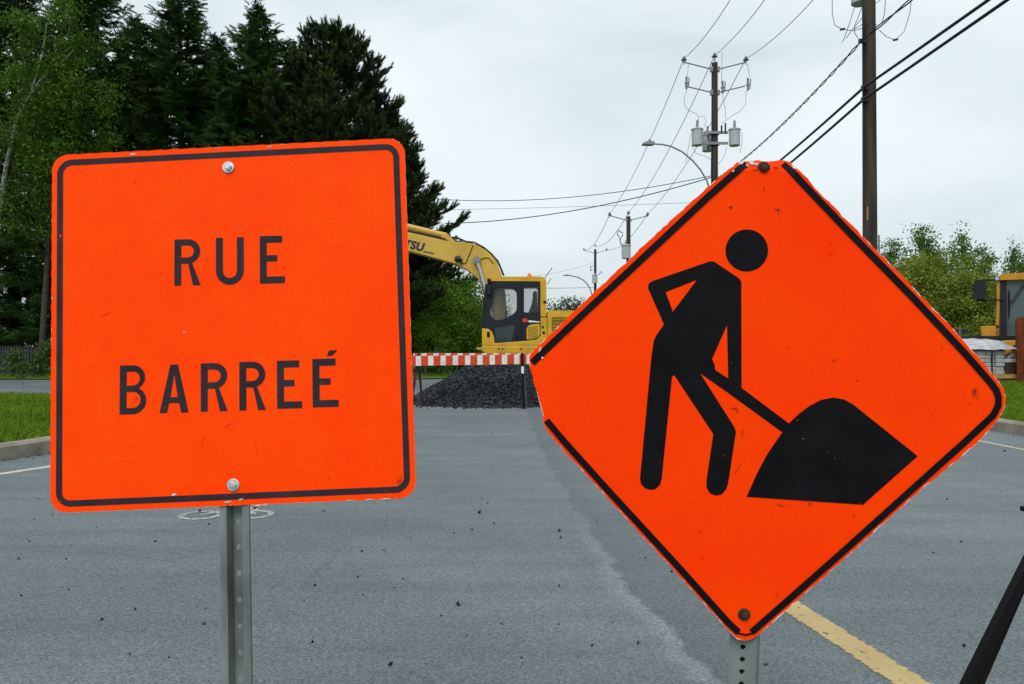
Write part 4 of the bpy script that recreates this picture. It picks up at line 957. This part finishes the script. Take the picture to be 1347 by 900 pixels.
def join(parts):
    V = []; Fc = []; T = []; o_ = 0
    for v_, f_, t_ in parts: V.append(v_); Fc.append(f_+o_); T.append(t_); o_ += len(v_)
    return np.concatenate(V), np.concatenate(Fc), np.concatenate(T)
FR = frond()
def spruce_mesh(seed, H_, Rm, start=.06):
    r = np.random.default_rng(seed); pos = []; dr = []; sc = []; ro = []; ti = []; limbs = MB()
    limbs.tube([(0, 0, -.1), (.05, 0, H_*.4), (0, .05, H_*.8), (0, 0, H_*.985)], [H_*.017, H_*.012, H_*.005, .01], 8)
    h = H_*start
    while h < H_*.985:
        t = h/H_; L0 = Rm*(1-t)**.72*(.6+.45*min(1, (t-start+.12)/.2)); nb = int(5+3*r.random())
        a0 = r.random()*6.28
        for k in range(nb):
            a = a0+k*6.283/nb+r.normal()*.25; L_ = max(.22, L0*r.uniform(.62, 1.12)); hh_ = h+r.normal()*.12
            el0 = .35*t+.12-.38*(1-t)+r.normal()*.08
            curve = -.10*L_; ca, sa = math.cos(a), math.sin(a)
            def pt(s):  # along the branch, tip turning up
                z = hh_+L_*s*math.sin(el0)+curve*s*(1-s)*1.2+.10*L_*s*s
                return np.array([ca*L_*s*math.cos(el0), sa*L_*s*math.cos(el0), z])
            if L_ > .8: limbs.tube([pt(0), pt(.5), pt(.95)], [.028*L_**.5, .016*L_**.5, .006], 4, cap=False)
            nt_ = int(6+L_*12); tb = r.uniform(0, .55)
            for i in range(nt_):
                s = (.16+.84*(i+r.random())/nt_) if L_ > .6 else (i+.5)/nt_
                p = pt(s); q = pt(min(1, s+.05))-pt(max(0, s-.05)); q /= np.linalg.norm(q)
                sd_ = r.choice((-1, 1))*r.uniform(.45, 1.15) if i < nt_-1 else 0
                side = np.array([-sa, ca, 0]); d = q*math.cos(sd_)+side*math.sin(sd_)+np.array([0, 0, r.normal()*.34-.10])
                pos.append(p+np.array([0, 0, r.normal()*.11])); dr.append(d); sc.append(r.uniform(.75, 1.35)*min(1.15, .55+L_*.35)*(1.15-.35*s)); ro.append(r.normal()*1.0)
                ti.append(min(1, max(0, tb+.35*(s > .75)*r.random()+r.normal()*.12)))
        h += (.26+.30*(1-t))*r.uniform(.8, 1.2)*H_/16
    V, Fc, T = stamp(*FR, pos, dr, sc, ro, np.array(ti))
    return limbs, V, Fc, T
def pine_mesh(seed, H_, Rm):
    r = np.random.default_rng(seed); pos = []; dr = []; sc = []; ro = []; ti = []; limbs = MB(); BRt = brush(r=r)
    limbs.tube([(0, 0, -.1), (.1, .05, H_*.4), (0, .1, H_*.75), (0, 0, H_*.97)], [H_*.018, H_*.013, H_*.007, .02], 8)
    def put(p, d, s, t_):
        pos.append(p); dr.append(d); sc.append(s); ro.append(r.random()*6); ti.append(t_)
    h = H_*.06
    while h < H_*.975:
        t = h/H_; L0 = Rm*(1.0-t)**.80*(.75+.25*min(1, t/.2)); nb = 5 if t < .85 else 4; a0 = r.random()*6.28
        for k in range(nb):
            a = a0+k*6.283/nb+r.normal()*.3; L_ = max(.45, L0*r.uniform(.62, 1.0)); ca, sa = math.cos(a), math.sin(a)
            el0 = -.05+.75*t+r.normal()*.08
            pt = lambda s: np.array([ca*L_*s*math.cos(el0), sa*L_*s*math.cos(el0), h+L_*s*math.sin(el0)+.22*L_*s*s*s])
            limbs.tube([pt(0), pt(.35), pt(.7), pt(1)], [.035*L_**.6, .026*L_**.6, .016*L_**.6, .008], 5, cap=False)
            ns = int(5+L_*5.6); tb = r.uniform(0, .6)
            for i in range(ns):
                s = .28+.72*(i+r.random())/ns; p = pt(s); sgn = r.choice((-1, 1)); an = sgn*r.uniform(.4, 1.1); q = np.array([ca*math.cos(an)-sa*math.sin(an), sa*math.cos(an)+ca*math.sin(an), r.uniform(.0, .35)])
                l2 = r.uniform(.35, .95)*(1.25-.5*s)*min(1, L_/2+.4); tip_ = p+q*l2+np.array([0, 0, .12*l2])
                limbs.tube([p, p+q*l2*.6, tip_], [.014, .010, .006], 3, cap=False)
                for j in range(int(4+l2*7)):
                    u = .2+.8*(j+r.random())/(4+l2*7); c = p+q*l2*u+np.array([0, 0, .12*l2*u*u])
                    dd = q+np.array([r.normal()*.45, r.normal()*.45, .35+.5*r.random()]); put(c, dd, r.uniform(.7, 1.15), min(1, max(0, tb+r.normal()*.2)))
                put(tip_, q*.5+np.array([0, 0, .9]), r.uniform(.9, 1.25), min(1, tb+.3))
            put(pt(1), np.array([ca*.4, sa*.4, 1]), 1.3, min(1, tb+.3)); put(pt(.93), np.array([ca*.9, sa*.9, .5]), 1.1, tb)
        h += r.uniform(.42, .62)*H_/16*(1.05 if t < .8 else .9)
    for k in range(7): put(np.array([r.normal()*.05, r.normal()*.05, H_*(.93+.012*k)]), np.array([r.normal()*.3, r.normal()*.3, 1]), 1.25, .4)
    V, Fc, T = stamp(*BRt, pos, dr, sc, ro, np.array(ti))
    return limbs, V, Fc, T
LEAF = (np.array([(0, 0, 0), (.5, .32, .06), (1, 0, 0), (.5, -.32, .06)]), np.array([(0, 1, 2), (0, 2, 3)]))
def broad_mesh(seed, H_, Rm, base_, n_cl, per, leaf, trunk_r=.1, fork=5, sparse=.34, shape=1.0, lean=(0, 0)):
    """leafy crown: limbs fork out of the trunk and carry clumps of single leaves"""
    r = np.random.default_rng(seed); limbs = MB(); pos = []; dr = []; sc = []; ti = []
    topp = np.array([lean[0], lean[1], H_*.93])
    limbs.tube([(0, 0, -.1), tuple(topp*.35), tuple(topp*.7+np.array([.1, 0, 0])), tuple(topp)], [trunk_r, trunk_r*.75, trunk_r*.4, trunk_r*.1], 8)
    zc0 = (base_+H_)/2; hz_ = (H_-base_)/2
    for k in range(n_cl):
        d = r.normal(size=3); d /= np.linalg.norm(d); rad = r.random()**.42
        zz = zc0+d[2]*hz_*rad; f = max(.08, 1-((zz-zc0)/hz_)**2)**.5 if shape == 1 else (1-(zz-base_)/(H_-base_)*.85)
        lump = 1+.22*math.sin(3*math.atan2(d[1], d[0])+seed)+.15*r.normal()
        hd = np.array([d[0], d[1]]); hd /= np.linalg.norm(hd)+1e-6; rr = Rm*f*lump*(r.random()**.55)
        c = np.array([hd[0]*rr, hd[1]*rr, zz])+topp*np.array([1, 1, 0])*zz/H_
        if k % fork == 0:
            st_ = np.array([topp[0], topp[1], 0])*(zz*.6/H_)+np.array([0, 0, max(.3, zz-.5*rr-.4)])
            limbs.tube([st_, (st_+c)/2+np.array([0, 0, .1]), c], [trunk_r*.32, trunk_r*.2, .008], 4, cap=False)
        m_ = int(per*r.uniform(.6, 1.4)); cs = sparse*r.uniform(.7, 1.35)
        off_ = r.normal(size=(m_, 3))*cs*np.array([1, 1, .75]); pos.append(c+off_)
        dd = r.normal(size=(m_, 3))+np.array([0, 0, -.25]); dr.append(dd); sc.append(leaf*r.uniform(.7, 1.3, m_)); ti.append(np.clip(r.random()*.7+r.normal(size=m_)*.2+.1, 0, 1))
    pos = np.concatenate(pos); pos[:, 2] = np.maximum(pos[:, 2], .06)
    V, Fc, T = stamp(*LEAF, pos, np.concatenate(dr), np.concatenate(sc), r.random(len(pos))*6.28, np.concatenate(ti))
    return limbs, V, Fc, T
def plant(name, label, cat, mesh, leafm, barkm, loc, rotz=0, s=1, group=None, sz=1):
    limbs, V, Fc, T = mesh
    t = thing(name, label, cat, loc, group, plain=False); t.rotation_euler.z = rotz; t.scale = (s, s, s*sz)
    limbs.build('trunk', barkm, t, off=(0, 0, 0)); rawmesh('crown', V, Fc, leafm, T, t)
    return t
def again(src, label, loc, rotz, s=1, sz=1):
    c = copy_tree(src); c.location = loc; c.rotation_euler = (0, 0, rotz); c.scale = (s, s, s*sz); c['label'] = label; return c
GC = 'conifers beyond the cross street'
# X at distance d for a pixel column
sp1 = plant('spruce_tree', 'dark spruce whose tip shows alone in the sky, next to the pine with upright shoots', 'spruce', spruce_mesh(1, 16.8, 5.0), 'spruce', 'bark', (X(338, 36), 36, .02), 0, 1, GC)
sp2 = plant('spruce_tree', 'tall dark spruce with pointed top above the sign, second from the birch', 'spruce', spruce_mesh(2, 18.2, 5.2), 'spruce', 'bark', (X(238, 36.5), 36.5, .02), 1, 1, GC)
sp3 = plant('spruce_tree', 'tallest dark spruce standing directly behind the birch', 'spruce', spruce_mesh(3, 20.8, 5.2), 'spruce', 'bark', (X(108, 36), 36, .02), 2, 1, GC)
pn1 = plant('pine_tree', 'broad dark pine with upright shoots, sloping towards the excavator boom', 'pine', pine_mesh(4, 15.9, 9.2), 'pine', 'bark', (X(440, 37), 37, .02), .6, 1, GC)
pn2 = plant('pine_tree', 'lower dark pine behind the excavator boom, beside the leafy green bushes', 'pine', pine_mesh(9, 12.8, 5.4), 'pine', 'bark', (X(505, 39.5), 39.5, .02), 2.2, 1, GC)
again(sp1, 'dark spruce filling the row behind, between the two pointed spruces', (X(288, 41), 41, .02), 2.4, 1.03)
again(sp2, 'dark spruce in the row behind, between birch and pointed spruce', (X(178, 41), 41, .02), 4.0, 1.0)
again(sp3, 'dark spruce in the row behind, at the frame edge past the birch', (X(20, 40), 40, .02), 3.1, 1.0)
again(sp1, 'dark spruce in the row behind the broad pine', (X(392, 42), 42, .02), 1.2, 1.04)
again(sp2, 'dark spruce standing past the fence, outermost of the row', (X(-70, 37), 37, .02), .4, .95)
pa = again(pn1, 'dark pine in the row behind, lower than the broad pine in front', (X(480, 43), 43, .02), 3.7, .80)
bi1 = plant('birch_tree', 'bright green birch with pale slanting limbs in front of the spruces', 'birch', broad_mesh(21, 15.5, 2.3, 4.6, 330, 80, .13, .13, 6, .27, lean=(.9, 0)), 'birchleaf', 'bark', (X(18, 30.5), 32.2, .02), 0)
mb = MB(); q = lambda a, b_: (X(a, 31.4)-bi1.location.x, -.8, Z(b_, 31.4)-.02)
mb.tube([q(-10, 330), q(8, 220), q(22, 158), q(40, 125), q(55, 104), q(75, 88), q(97, 66)], [.10, .085, .07, .06, .05, .035, .015], 7)
mb.tube([q(40, 125), q(50, 92), q(56, 70), q(62, 30)], [.045, .035, .03, .01], 6); mb.build('limb', 'birch', bi1, off=(0, 0, 0))
ma = plant('maple_tree', 'yellowish green leafy treetop in the gap between two spruces', 'maple', broad_mesh(25, 15.6, 1.8, 7, 120, 50, .15, .12, 6, .36), 'oliveleaf', 'bark', (X(183, 39), 39, .02), 0)
# bushes behind the boom
b1 = plant('leafy_bush', 'bright green leafy bush between the dark pine and the excavator cab', 'bush', broad_mesh(31, 4.6, 2.0, .1, 250, 85, .115, .07, 6, .24), 'limeleaf', 'bark', (X(604, 37.5), 37.5, .02), 0)
b2 = plant('leafy_tree', 'green young tree under the boom, behind the bright bush', 'tree', broad_mesh(33, 6.3, 2.0, .3, 260, 55, .13, .08, 6, .33), 'bushleaf', 'bark', (X(598, 43), 43, .02), 0, .92)
again(b1, 'green leafy bush low behind the striped barricade end', (X(572, 36), 36, .02), 2, .62)
again(b2, 'green leafy tree next to the far side of the cab, along the street', (X(646, 52), 52, .02), 1, .68)
# right-hand greenery
GR = 'green trees behind the yellow loader'
o1 = plant('blossoming_bush', 'olive green bush with pale tips, largest beside the loader cab', 'bush', broad_mesh(41, 5.5, 2.5, .1, 330, 95, .115, .08, 6, .24), 'oliveleaf', 'bark', (X(1222, 36), 36, .1), 0)
again(o1, 'lower olive green bush next to the loader mirror', (X(1284, 35), 35, .1), 2.2, .80)
again(o1, 'olive green bush hidden partly by the diamond sign edge', (X(1160, 37), 37, .1), 1.2, .80)
p1 = plant('young_poplar', 'slim young poplar with airy top rising over the olive bush', 'poplar', broad_mesh(51, 7.8, 1.9, .8, 190, 62, .14, .07, 5, .21, shape=2), 'poplarleaf', 'bark', (X(1215, 43), 43, .1), 0, 1, GR)
p2 = plant('young_poplar', 'airy open-topped poplar with gaps of sky between its leaves', 'poplar', broad_mesh(57, 7.5, 1.2, .8, 100, 42, .14, .06, 4, .19, shape=2), 'poplarleaf', 'bark', (X(1264, 42), 42, .1), 0, 1, GR)
again(p1, 'dark green poplar standing right behind the loader mirror', (X(1292, 43), 43, .1), 1.4, .86)
again(p2, 'thin poplar peeking over the loader cab roof', (X(1333, 44), 44, .1), 2.4, .94)
again(p1, 'poplar beside the bare utility pole, edged by the diamond sign', (X(1172, 44), 44, .1), 3.3, .92)
again(p1, 'poplar past the loader cab at the frame edge', (X(1352, 42), 42, .1), 4.4, .80)
again(p1, 'bushy poplar between the airy poplar and the olive bush', (X(1240, 44), 44, .1), 5.2, .86)
fa = plant('roadside_tree', 'small far tree above the excavator hood, under the far street lamp', 'tree', broad_mesh(61, 9.2, 4.2, .5, 150, 40, .34, .2, 6, .6), 'farleaf', 'bark', (X(745, 124), 124, 0), 0)
again(fa, 'far tree behind the diamond sign, along the street', (17, 118, 0), 2, 1.0)
again(fa, 'far tree beyond the bushes, farther down the street', (-7, 112, 0), 4, .9)
# far wood closing the view
r_ = np.random.default_rng(77); n = 26000; xs = r_.uniform(-240, 240, n); hh_ = (6.5+2.2*np.sin(xs*.11)+1.5*np.sin(xs*.37+1))*np.sqrt(r_.random(n))
pos = np.stack([xs, 190+r_.normal(size=n)*6, np.maximum(hh_, .2)], 1)
V, Fc, T = stamp(*LEAF, pos, r_.normal(size=(n, 3)), r_.uniform(.8, 1.6, n), r_.random(n)*6, r_.random(n))
o = rawmesh('distant_wood', V, Fc, 'farleaf', T); o['kind'] = 'stuff'; tag(o, 'low far wood closing the end of the street', 'wood')

# weeds, fence, mailbox beyond the cross street
wd = plant('leafy_shrub', 'leafy pale green shrub in front of the picket fence', 'shrub', broad_mesh(71, 1.25, .26, .05, 26, 20, .12, .02, 4, .10), 'weedleaf', 'bark', (X(17, 31.2), 31.2, .03), 0, 1, 'shrubs along the cross street')
again(wd, 'taller leafy shrub next to the sign edge by the fence', (X(56, 31.4), 31.4, .03), 1, 1.25)
again(wd, 'small leafy shrub right before the fence pickets', (X(30, 31.0), 31.0, .03), 3, .55)
again(wd, 'leafy shrub on the verge between the two road signs', (X(579, 33.5), 33.5, .03), 4, 1.0)
fe = thing('picket_fence', 'weathered grey picket fence under the dark spruces', 'fence', (X(28, 33), 33, .03))
fx0, fx1 = X(-30, 33), X(48, 33)
pk = None; nP = 22
for i in range(nP):
    x = fx0+(fx1-fx0)*i/(nP-1)
    if pk is None:
        mb = MB(); mb.plate([(x-.035, .03), (x+.035, .03), (x+.035, 1.25), (x, 1.31), (x-.035, 1.25)], 33, 33.02); pk = mb.build('picket', 'fence', fe)
    else:
        c = pk.copy(); COL.objects.link(c); c.location.x = x-fx0
for z in (.45, 1.08):
    mb = MB(); mb.box(((fx0+fx1)/2, 33.04, z), (fx1-fx0+.1, .035, .08)); mb.build('rail', 'fence', fe)
mx = X(560, 33.0); mbx = thing('mailbox', 'small white mailbox on a post at the verge past the barricade', 'mailbox', (mx, 33.0, .03))
mb = MB(); mb.plate(rounded([(mx-.12, .62), (mx+.12, .62), (mx+.12, .86), (mx-.12, .86)], .08), 32.8, 33.2); mb.build('box', 'white', mbx)
mb = MB(); mb.box((mx, 33, .33), (.09, .09, .62)); mb.build('post', 'fence', mbx)

# grass blades
def grass(name, label, xr_, yr_, dens, hgt, zg, keep, seed):
    r = np.random.default_rng(seed); n = int((xr_[1]-xr_[0])*(yr_[1]-yr_[0])*dens); x = r.uniform(*xr_, n); y = r.uniform(*yr_, n); k = keep(x, y); x = x[k]; y = y[k]; n = len(x)
    patch = .5+.5*np.sin(x*1.7+np.sin(y*2.3)*1.4)*np.cos(y*1.1+.5*x)
    h = hgt*(.45+.6*r.random(n))*(.65+.6*patch); a = r.random(n)*6.283; w = .006+.004*r.random(n); le = r.normal(size=(n, 2))*.45*h[:, None]
    dx, dy = np.cos(a)*w, np.sin(a)*w; z0 = np.full(n, zg)
    V = np.stack([np.stack([x-dx, y-dy, z0], 1), np.stack([x+dx, y+dy, z0], 1), np.stack([x+le[:, 0]*.35+dx*.7, y+le[:, 1]*.35+dy*.7, z0+h*.6], 1), np.stack([x+le[:, 0], y+le[:, 1], z0+h], 1)], 1).reshape(-1, 3)
    i4 = np.arange(n)*4; Fc = np.concatenate([np.stack([i4, i4+1, i4+2], 1), np.stack([i4, i4+2, i4+3], 1)])
    T = np.repeat(np.clip(.55*patch+r.normal(size=n)*.22+.1, 0, 1), 4)
    o = rawmesh(name, V, Fc, 'grassblade', T); o['kind'] = 'stuff'; tag(o, label, 'grass')
ins = lambda x, y: ((x < KC[0]) & (y > KC[1]-KR+.2)) | ((x >= KC[0]) & (y >= KC[1]) & (x < KC[0]+KR-.2) & ((y < 15.4) | (x < KC[0]+KR-2.2))) | ((x >= KC[0]) & (y < KC[1]) & (((x-KC[0])**2+(y-KC[1])**2) < (KR-.2)**2))
grass('grass', 'green grass growing on the kerbed corner by the spruces', (-16, -5.3), (5.8, 17.3), 620, .12, .15, ins, 1)
grass('grass', 'green grass verge along the right-hand kerb', (7.2, 17.5), (8.5, 25.5), 430, .12, .125, lambda x, y: x > 7.22, 2)
grass('grass', 'rough grass strip along the far side of the cross street', (-24, -1.5), (30.4, 36), 90, .13, .03, lambda x, y: (y > 32.5) | (x < -4), 3)
# dandelion stalks
for i, (px, py, d) in enumerate(((15.5, 520, 10.3), (22, 534, 10.0), (42, 540, 9.6), (30, 508, 13.0))):
    x = X(px, d); t = thing('dandelion', ('tallest dry dandelion stalk in the kerbed grass', 'short dry dandelion stalk next to the tallest one', 'leaning dandelion stalk between the tallest one and the square sign', 'dandelion stalk deepest in the kerbed grass, towards the cross street')[i], 'weed', (x, d, .15), 'dandelion stalks in the kerbed grass')
    ztop = max(.3, Z(py-2, d)); mb = MB(); mb.tube([(x, d, .15), (x+.015, d, (.15+ztop)/2), (x+.005, d, ztop)], .0028, 5); mb.build('stem', 'weedstem', t)
    mb = MB(); mb.lathe([(.003, -.010), (.010, -.004), (.011, .003), (.005, .010)], (x+.005, d, ztop+.01), 8); mb.build('seed_head', 'fence', t)

# ================================================================== LOADER, PALLETS, TRENCH BOX
ld = thing('wheel_loader', 'orange-yellow wheel loader facing the street with black side mirror and glazed cab', 'loader', (X(1316, 27.0), 27.0, .1)); ld.rotation_euler.z = R(-29)
d = 27.0
def zl(pts, dd=d): return XZ([(1240+a/8.18, 340+b_/8.18) for a, b_ in pts], dd)
cl, cr = X(1316, d), X(1316, d)+1.62; zt = Z(369, d); zb0 = 1.45
mb = MB(); mb.plate(rounded([(cl-.06, zt), (cr+.06, zt), (cr+.04, zt+.16), (cr-.1, zt+.22), (cl+.1, zt+.22), (cl-.04, zt+.16)], .04), d-.12, d+1.55); mb.build('cab_roof', 'orangeyellow', ld, bevel=.02)
for x in (cl+.09, cr-.09):
    mb = MB(); mb.box((x, d+.06, (zt+zb0)/2), (.18, .12, zt-zb0)); mb.build('cab_pillar', 'cabgrey', ld)
    mb = MB(); mb.box((x, d+1.4, (zt+zb0)/2), (.14, .12, zt-zb0)); mb.build('cab_pillar', 'orangeyellow', ld)
mb = MB(); mb.box(((cl+cr)/2, d+.05, (zt+zb0)/2), (cr-cl-.37, .012, zt-zb0)); mb.build('windscreen', 'glass3', ld)
for x in (cl+.02, cr-.02):
    mb = MB(); mb.box((x, d+.73, (zt+zb0)/2+.2), (.012, 1.2, zt-zb0-.4)); mb.build('side_window', 'glass3', ld)
mb = MB(); mb.box(((cl+cr)/2, d+1.47, (zt+zb0)/2+.2), (cr-cl-.3, .012, zt-zb0-.4)); mb.build('rear_window', 'glass3', ld)
mb = MB(); mb.box(((cl+cr)/2, d+.85, zb0+.15), (.5, .5, .3)); mb.box(((cl+cr)/2, d+1.05, zb0+.65), (.48, .14, .8)); mb.build('seat', 'black', ld, bevel=.03)
mb = MB(); mb.tube([((cl+cr)/2, d+.4, zb0+.2), ((cl+cr)/2, d+.45, zb0+.6)], .03, 8); mb.lathe([(.2, -.015), (.2, .015)], ((cl+cr)/2, d+.45, zb0+.62), 18); mb.build('steering_wheel', 'black', ld)
for q in ([(870, 250), (725, 500)], [(850, 255), (708, 490)]):
    mb = MB(); mb.tube([(x, d-.01, z) for x, z in zl(q)], .012, 5); mb.build('wiper', 'black', ld)
mb = MB(); mb.plate(rounded(zl([(692, 350), (706, 350), (712, 520), (700, 680), (692, 600)]), .01), d-.03, d-.015); mb.build('wiper', 'black', ld)
for s, cx_ in ((1, 0), (-1, cl+cr)):
    fx = (lambda x: x) if s == 1 else (lambda x: cx_-x)
    mb = MB(); mb.plate(rounded([(fx(x), z) for x, z in zl([(375, 230), (488, 235), (480, 442), (366, 432)])], .05), d-.16, d-.08); mb.build('mirror', 'cabgrey', ld, bevel=.015)
    for yy in (228, 445):
        mb = MB(); mb.tube([(fx(x), d-.06, z) for x, z in zl([(400, yy), (640, yy+3)])], .028, 6); mb.build('mirror_arm', 'black', ld)
    p = zl([(588, 222)])[0]; mb = MB(); mb.lathe([(.04, .08), (.08, .03), (.085, -.02), (.078, -.03)], (fx(p[0]), d-.15, p[1]), 16, 'y'); l0 = mb.build('work_lamp', 'darkmetal', ld)
    mb = MB(); mb.lathe([(.062, -.032), (.05, -.042)], (fx(p[0]), d-.15, p[1]), 16, 'y'); mb.build('lens', 'lens', l0, off=ld.location)
    mb = MB(); mb.tube([(fx(x), d-.03, z) for x, z in zl([(602, 250), (600, 480), (592, 720)])], .05, 6); mb.build('handrail', 'orangeyellow', ld)
    mb = MB(); mb.plate([(fx(x), z) for x, z in zl([(440, 728), (580, 728), (580, 900), (452, 900)])], d-.1, d+.7); mb.build('fender_box', 'orangeyellow', ld, bevel=.02)
mb = MB(); mb.box(((cl+cr)/2, d+.8, 1.15), (1.9, 1.7, .62)); mb.box(((cl+cr)/2, d+2.6, 1.35), (1.7, 2.0, 1.1)); mb.box(((cl+cr)/2, d-.5, .95), (1.0, 1.0, .7)); mb.build('body', 'orangeyellow', ld, bevel=.04)
for yy in (d-.55, d+2.5):
    for s in (-1, 1):
        x = (cl+cr)/2+s*.98; mb = MB(); mb.lathe([(.30, -.24), (.62, -.25), (.68, -.18), (.68, .18), (.62, .25), (.30, .24)], (x, yy, .79), 26, 'x'); wh = mb.build('wheel', 'rubber', ld)
        mb = MB(); mb.lathe([(.31, -.2), (.31, .2)], (x, yy, .79), 20, 'x'); mb.lathe([(.12, -.27), (.12, .27)], (x, yy, .79), 14, 'x'); mb.build('rim', 'orangeyellow', wh, off=ld.location)
# dark flat trailer behind the pallets
tl = thing('flat_trailer', 'dark low flat trailer with a corner post, in front of the loader', 'trailer', (15.6, 25.75, .125))
dt = 25.6
mb = MB(); mb.plate(XZ([(1255, 442), (1420, 442), (1420, 447.5), (1255, 447.5)], dt), dt, dt+.5); mb.build('deck', 'darkmetal', tl)
mb = MB(); mb.plate(XZ([(1248, 432.5), (1271, 433), (1279, 436), (1279, 438.5), (1248, 438)], dt), dt+.05, dt+.45); mb.build('side_rail', 'darkmetal', tl)
for q in (1262, 1400):
    mb = MB(); mb.plate(XZ([(q-1.5, 432), (q+1.5, 432), (q+1.5, 509), (q-1.5, 509)], dt), dt-.03, dt+.03); mb.build('corner_post', 'leggrey', tl)
for x in (14.6, 17.2):
    mb = MB(); mb.lathe([(.2, -.1), (.36, -.11), (.36, .11), (.2, .1)], (x, dt+.25, .485), 20, 'y'); mb.build('wheel', 'rubber', tl)
    mb = MB(); mb.box((x, dt+.25, 1.0), (.12, .3, .95)); mb.build('leg', 'darkmetal', tl)
# pallet of paving stones under crumpled plastic
dp = 24.4
def zp(pts): return XZ([(1247+a/6.92, 400+b_/6.92) for a, b_ in pts], dp)
sk = thing('timber_skid', 'dark low skid on the grass beneath the pallet of stacked pavers', 'skid', (15.0, dp+.5, .125))
(xa, _), (xb, _) = zp([(150, 0), (690, 0)])
for yy in (dp+.1, dp+.9):
    mb = MB(); mb.box(((xa+xb)/2+.1, yy, .19), (xb-xa+.6, .16, .13)); mb.build('beam', 'legbrown', sk, bevel=.01)
pa_ = thing('pallet', 'raw wooden pallet carrying strapped stacked pavers on the skid', 'pallet', ((xa+xb)/2, dp+.5, .255))
zt0 = zp([(0, 640)])[0][1]; zt1 = zp([(0, 680)])[0][1]
(pxa, _), (pxb, _) = zp([(160, 0), (622, 0)])
for k in range(6):
    mb = MB(); mb.box(((pxa+pxb)/2, dp+.06+k*.18, zt0-.012), (pxb-pxa, .12, .024)); mb.build('deck_board', 'wood', pa_)
for k in (0, .5, 1):
    mb = MB(); mb.box((pxa+.06+(pxb-pxa-.12)*k, dp+.5, (zt0-.024+.255)/2), (.10, 1.0, zt0-.024-.255)); mb.build('runner', 'wood', pa_)
mb = MB(); mb.box(((pxa+pxb)/2, dp-.008, zt0-.075), (pxb-pxa, .016, .10)); mb.build('front_board', 'wood', pa_)
st_ = thing('paver_stack', 'strapped block of grey concrete pavers stacked on the raw wooden pallet', 'pavers', ((pxa+pxb)/2, dp+.5, zt0))
(xs0, zs1), (xs1, _) = zp([(170, 428), (525, 428)])
rows = 6; ph = (zs1-zt0)/rows
pv = None
for i in range(rows):
    cols = 4; w = (xs1-xs0)/cols
    for j in range(cols):
        x = xs0+w*(j+.5); jx = rng.normal()*.008; z = zt0+ph*(i+.5)
        if pv is None:
            mb = MB(); mb.box((x, dp+.5, z), (w-.014, .92, ph-.012)); pv = mb.build('paver', 'paver', st_, bevel=.008); p0_ = (x, z)
        else:
            c = pv.copy(); COL.objects.link(c); c.location = (x-p0_[0]+jx, rng.normal()*.012, z-p0_[1]); c.rotation_euler.z = rng.normal()*.008
for a in (235, 405):
    x = zp([(a, 0)])[0][0]; mb = MB(); mb.box((x, dp+.5, (zs1+zt0)/2), (.03, .99, zs1-zt0+.01)); mb.build('strap', 'navy', st_)
sh_ = MB(); nxs, nys = 26, 14; (sa_, sz1), (sb_, _) = zp([(145, 345), (640, 345)])
gz = lambda u, w_: zs1+.05+.33*min(1, w_*1.3)*(1-.25*abs(2*u-1)**3)+.010*math.sin(u*9+w_*5)+.006*math.sin(u*23-w_*11)+.006*math.sin(u*31+w_*23)
sh_.add([(sa_+(sb_-sa_)*(i/nxs)+.02*math.sin(j*2+i), dp-.10+1.15*(j/nys), gz(i/nxs, j/nys)) for j in range(nys+1) for i in range(nxs+1)], [(j*(nxs+1)+i, j*(nxs+1)+i+1, (j+1)*(nxs+1)+i+1, (j+1)*(nxs+1)+i) for j in range(nys) for i in range(nxs)])
o = sh_.build('plastic_sheet', 'wrap', smooth=True, off=((sa_+sb_)/2, dp+.4, zs1)); o.location = ((sa_+sb_)/2, dp+.4, zs1)
sol = o.modifiers.new('thickness', 'SOLIDIFY'); sol.thickness = .008; tag(o, 'crumpled white plastic sheet draped over the paver stack', 'plastic sheet')
# second, lower bundle beside it
(xk0, zk1), (xk1, _) = zp([(535, 500), (632, 500)])
bd = thing('wrapped_bundle', 'small pale wrapped bundle tucked between paver stack and rusty steel plate', 'bundle', ((xk0+xk1)/2, dp+.5, zt0))
mb = MB(); mb.box(((xk0+xk1)/2, dp+.5, (zk1-.12+zt0)/2), (xk1-xk0, .8, zk1-.12-zt0)); mb.build('crate', 'legbrown', bd)
mb = MB(); mb.box(((xk0+xk1)/2, dp+.5, zk1-.06), (xk1-xk0+.03, .85, .12)); mb.plate(zp([(560, 498), (585, 455), (615, 440), (625, 470), (600, 490)]), dp+.1, dp+.3); mb.build('wrapping', 'wrap', bd, bevel=.02)
# trench shield
tx = X(1337.5, 24.2); ts = thing('trench_shield', 'rusty steel trench shield standing on edge beside the wrapped pavers', 'trench shield', (tx, 24.2, .125)); ts.rotation_euler.z = R(-30)
for yy in (24.2, 25.1):
    mb = MB(); mb.plate(rounded([(tx, .125), (tx+3.0, .125), (tx+3.0, Z(417.5, 24.2)), (tx, Z(417.5, 24.2))], .06), yy, yy+.09); mb.build('steel_plate', 'rust', ts, bevel=.01)
for xx in (tx+.3, tx+2.7):
    for zz in (.6, 1.6):
        mb = MB(); mb.tube([(xx, 24.28, zz), (xx, 25.11, zz)], .06, 10); mb.build('spreader_bar', 'rust', ts)
for o in bpy.data.objects:
    if '_plain' in o: del o['_plain']
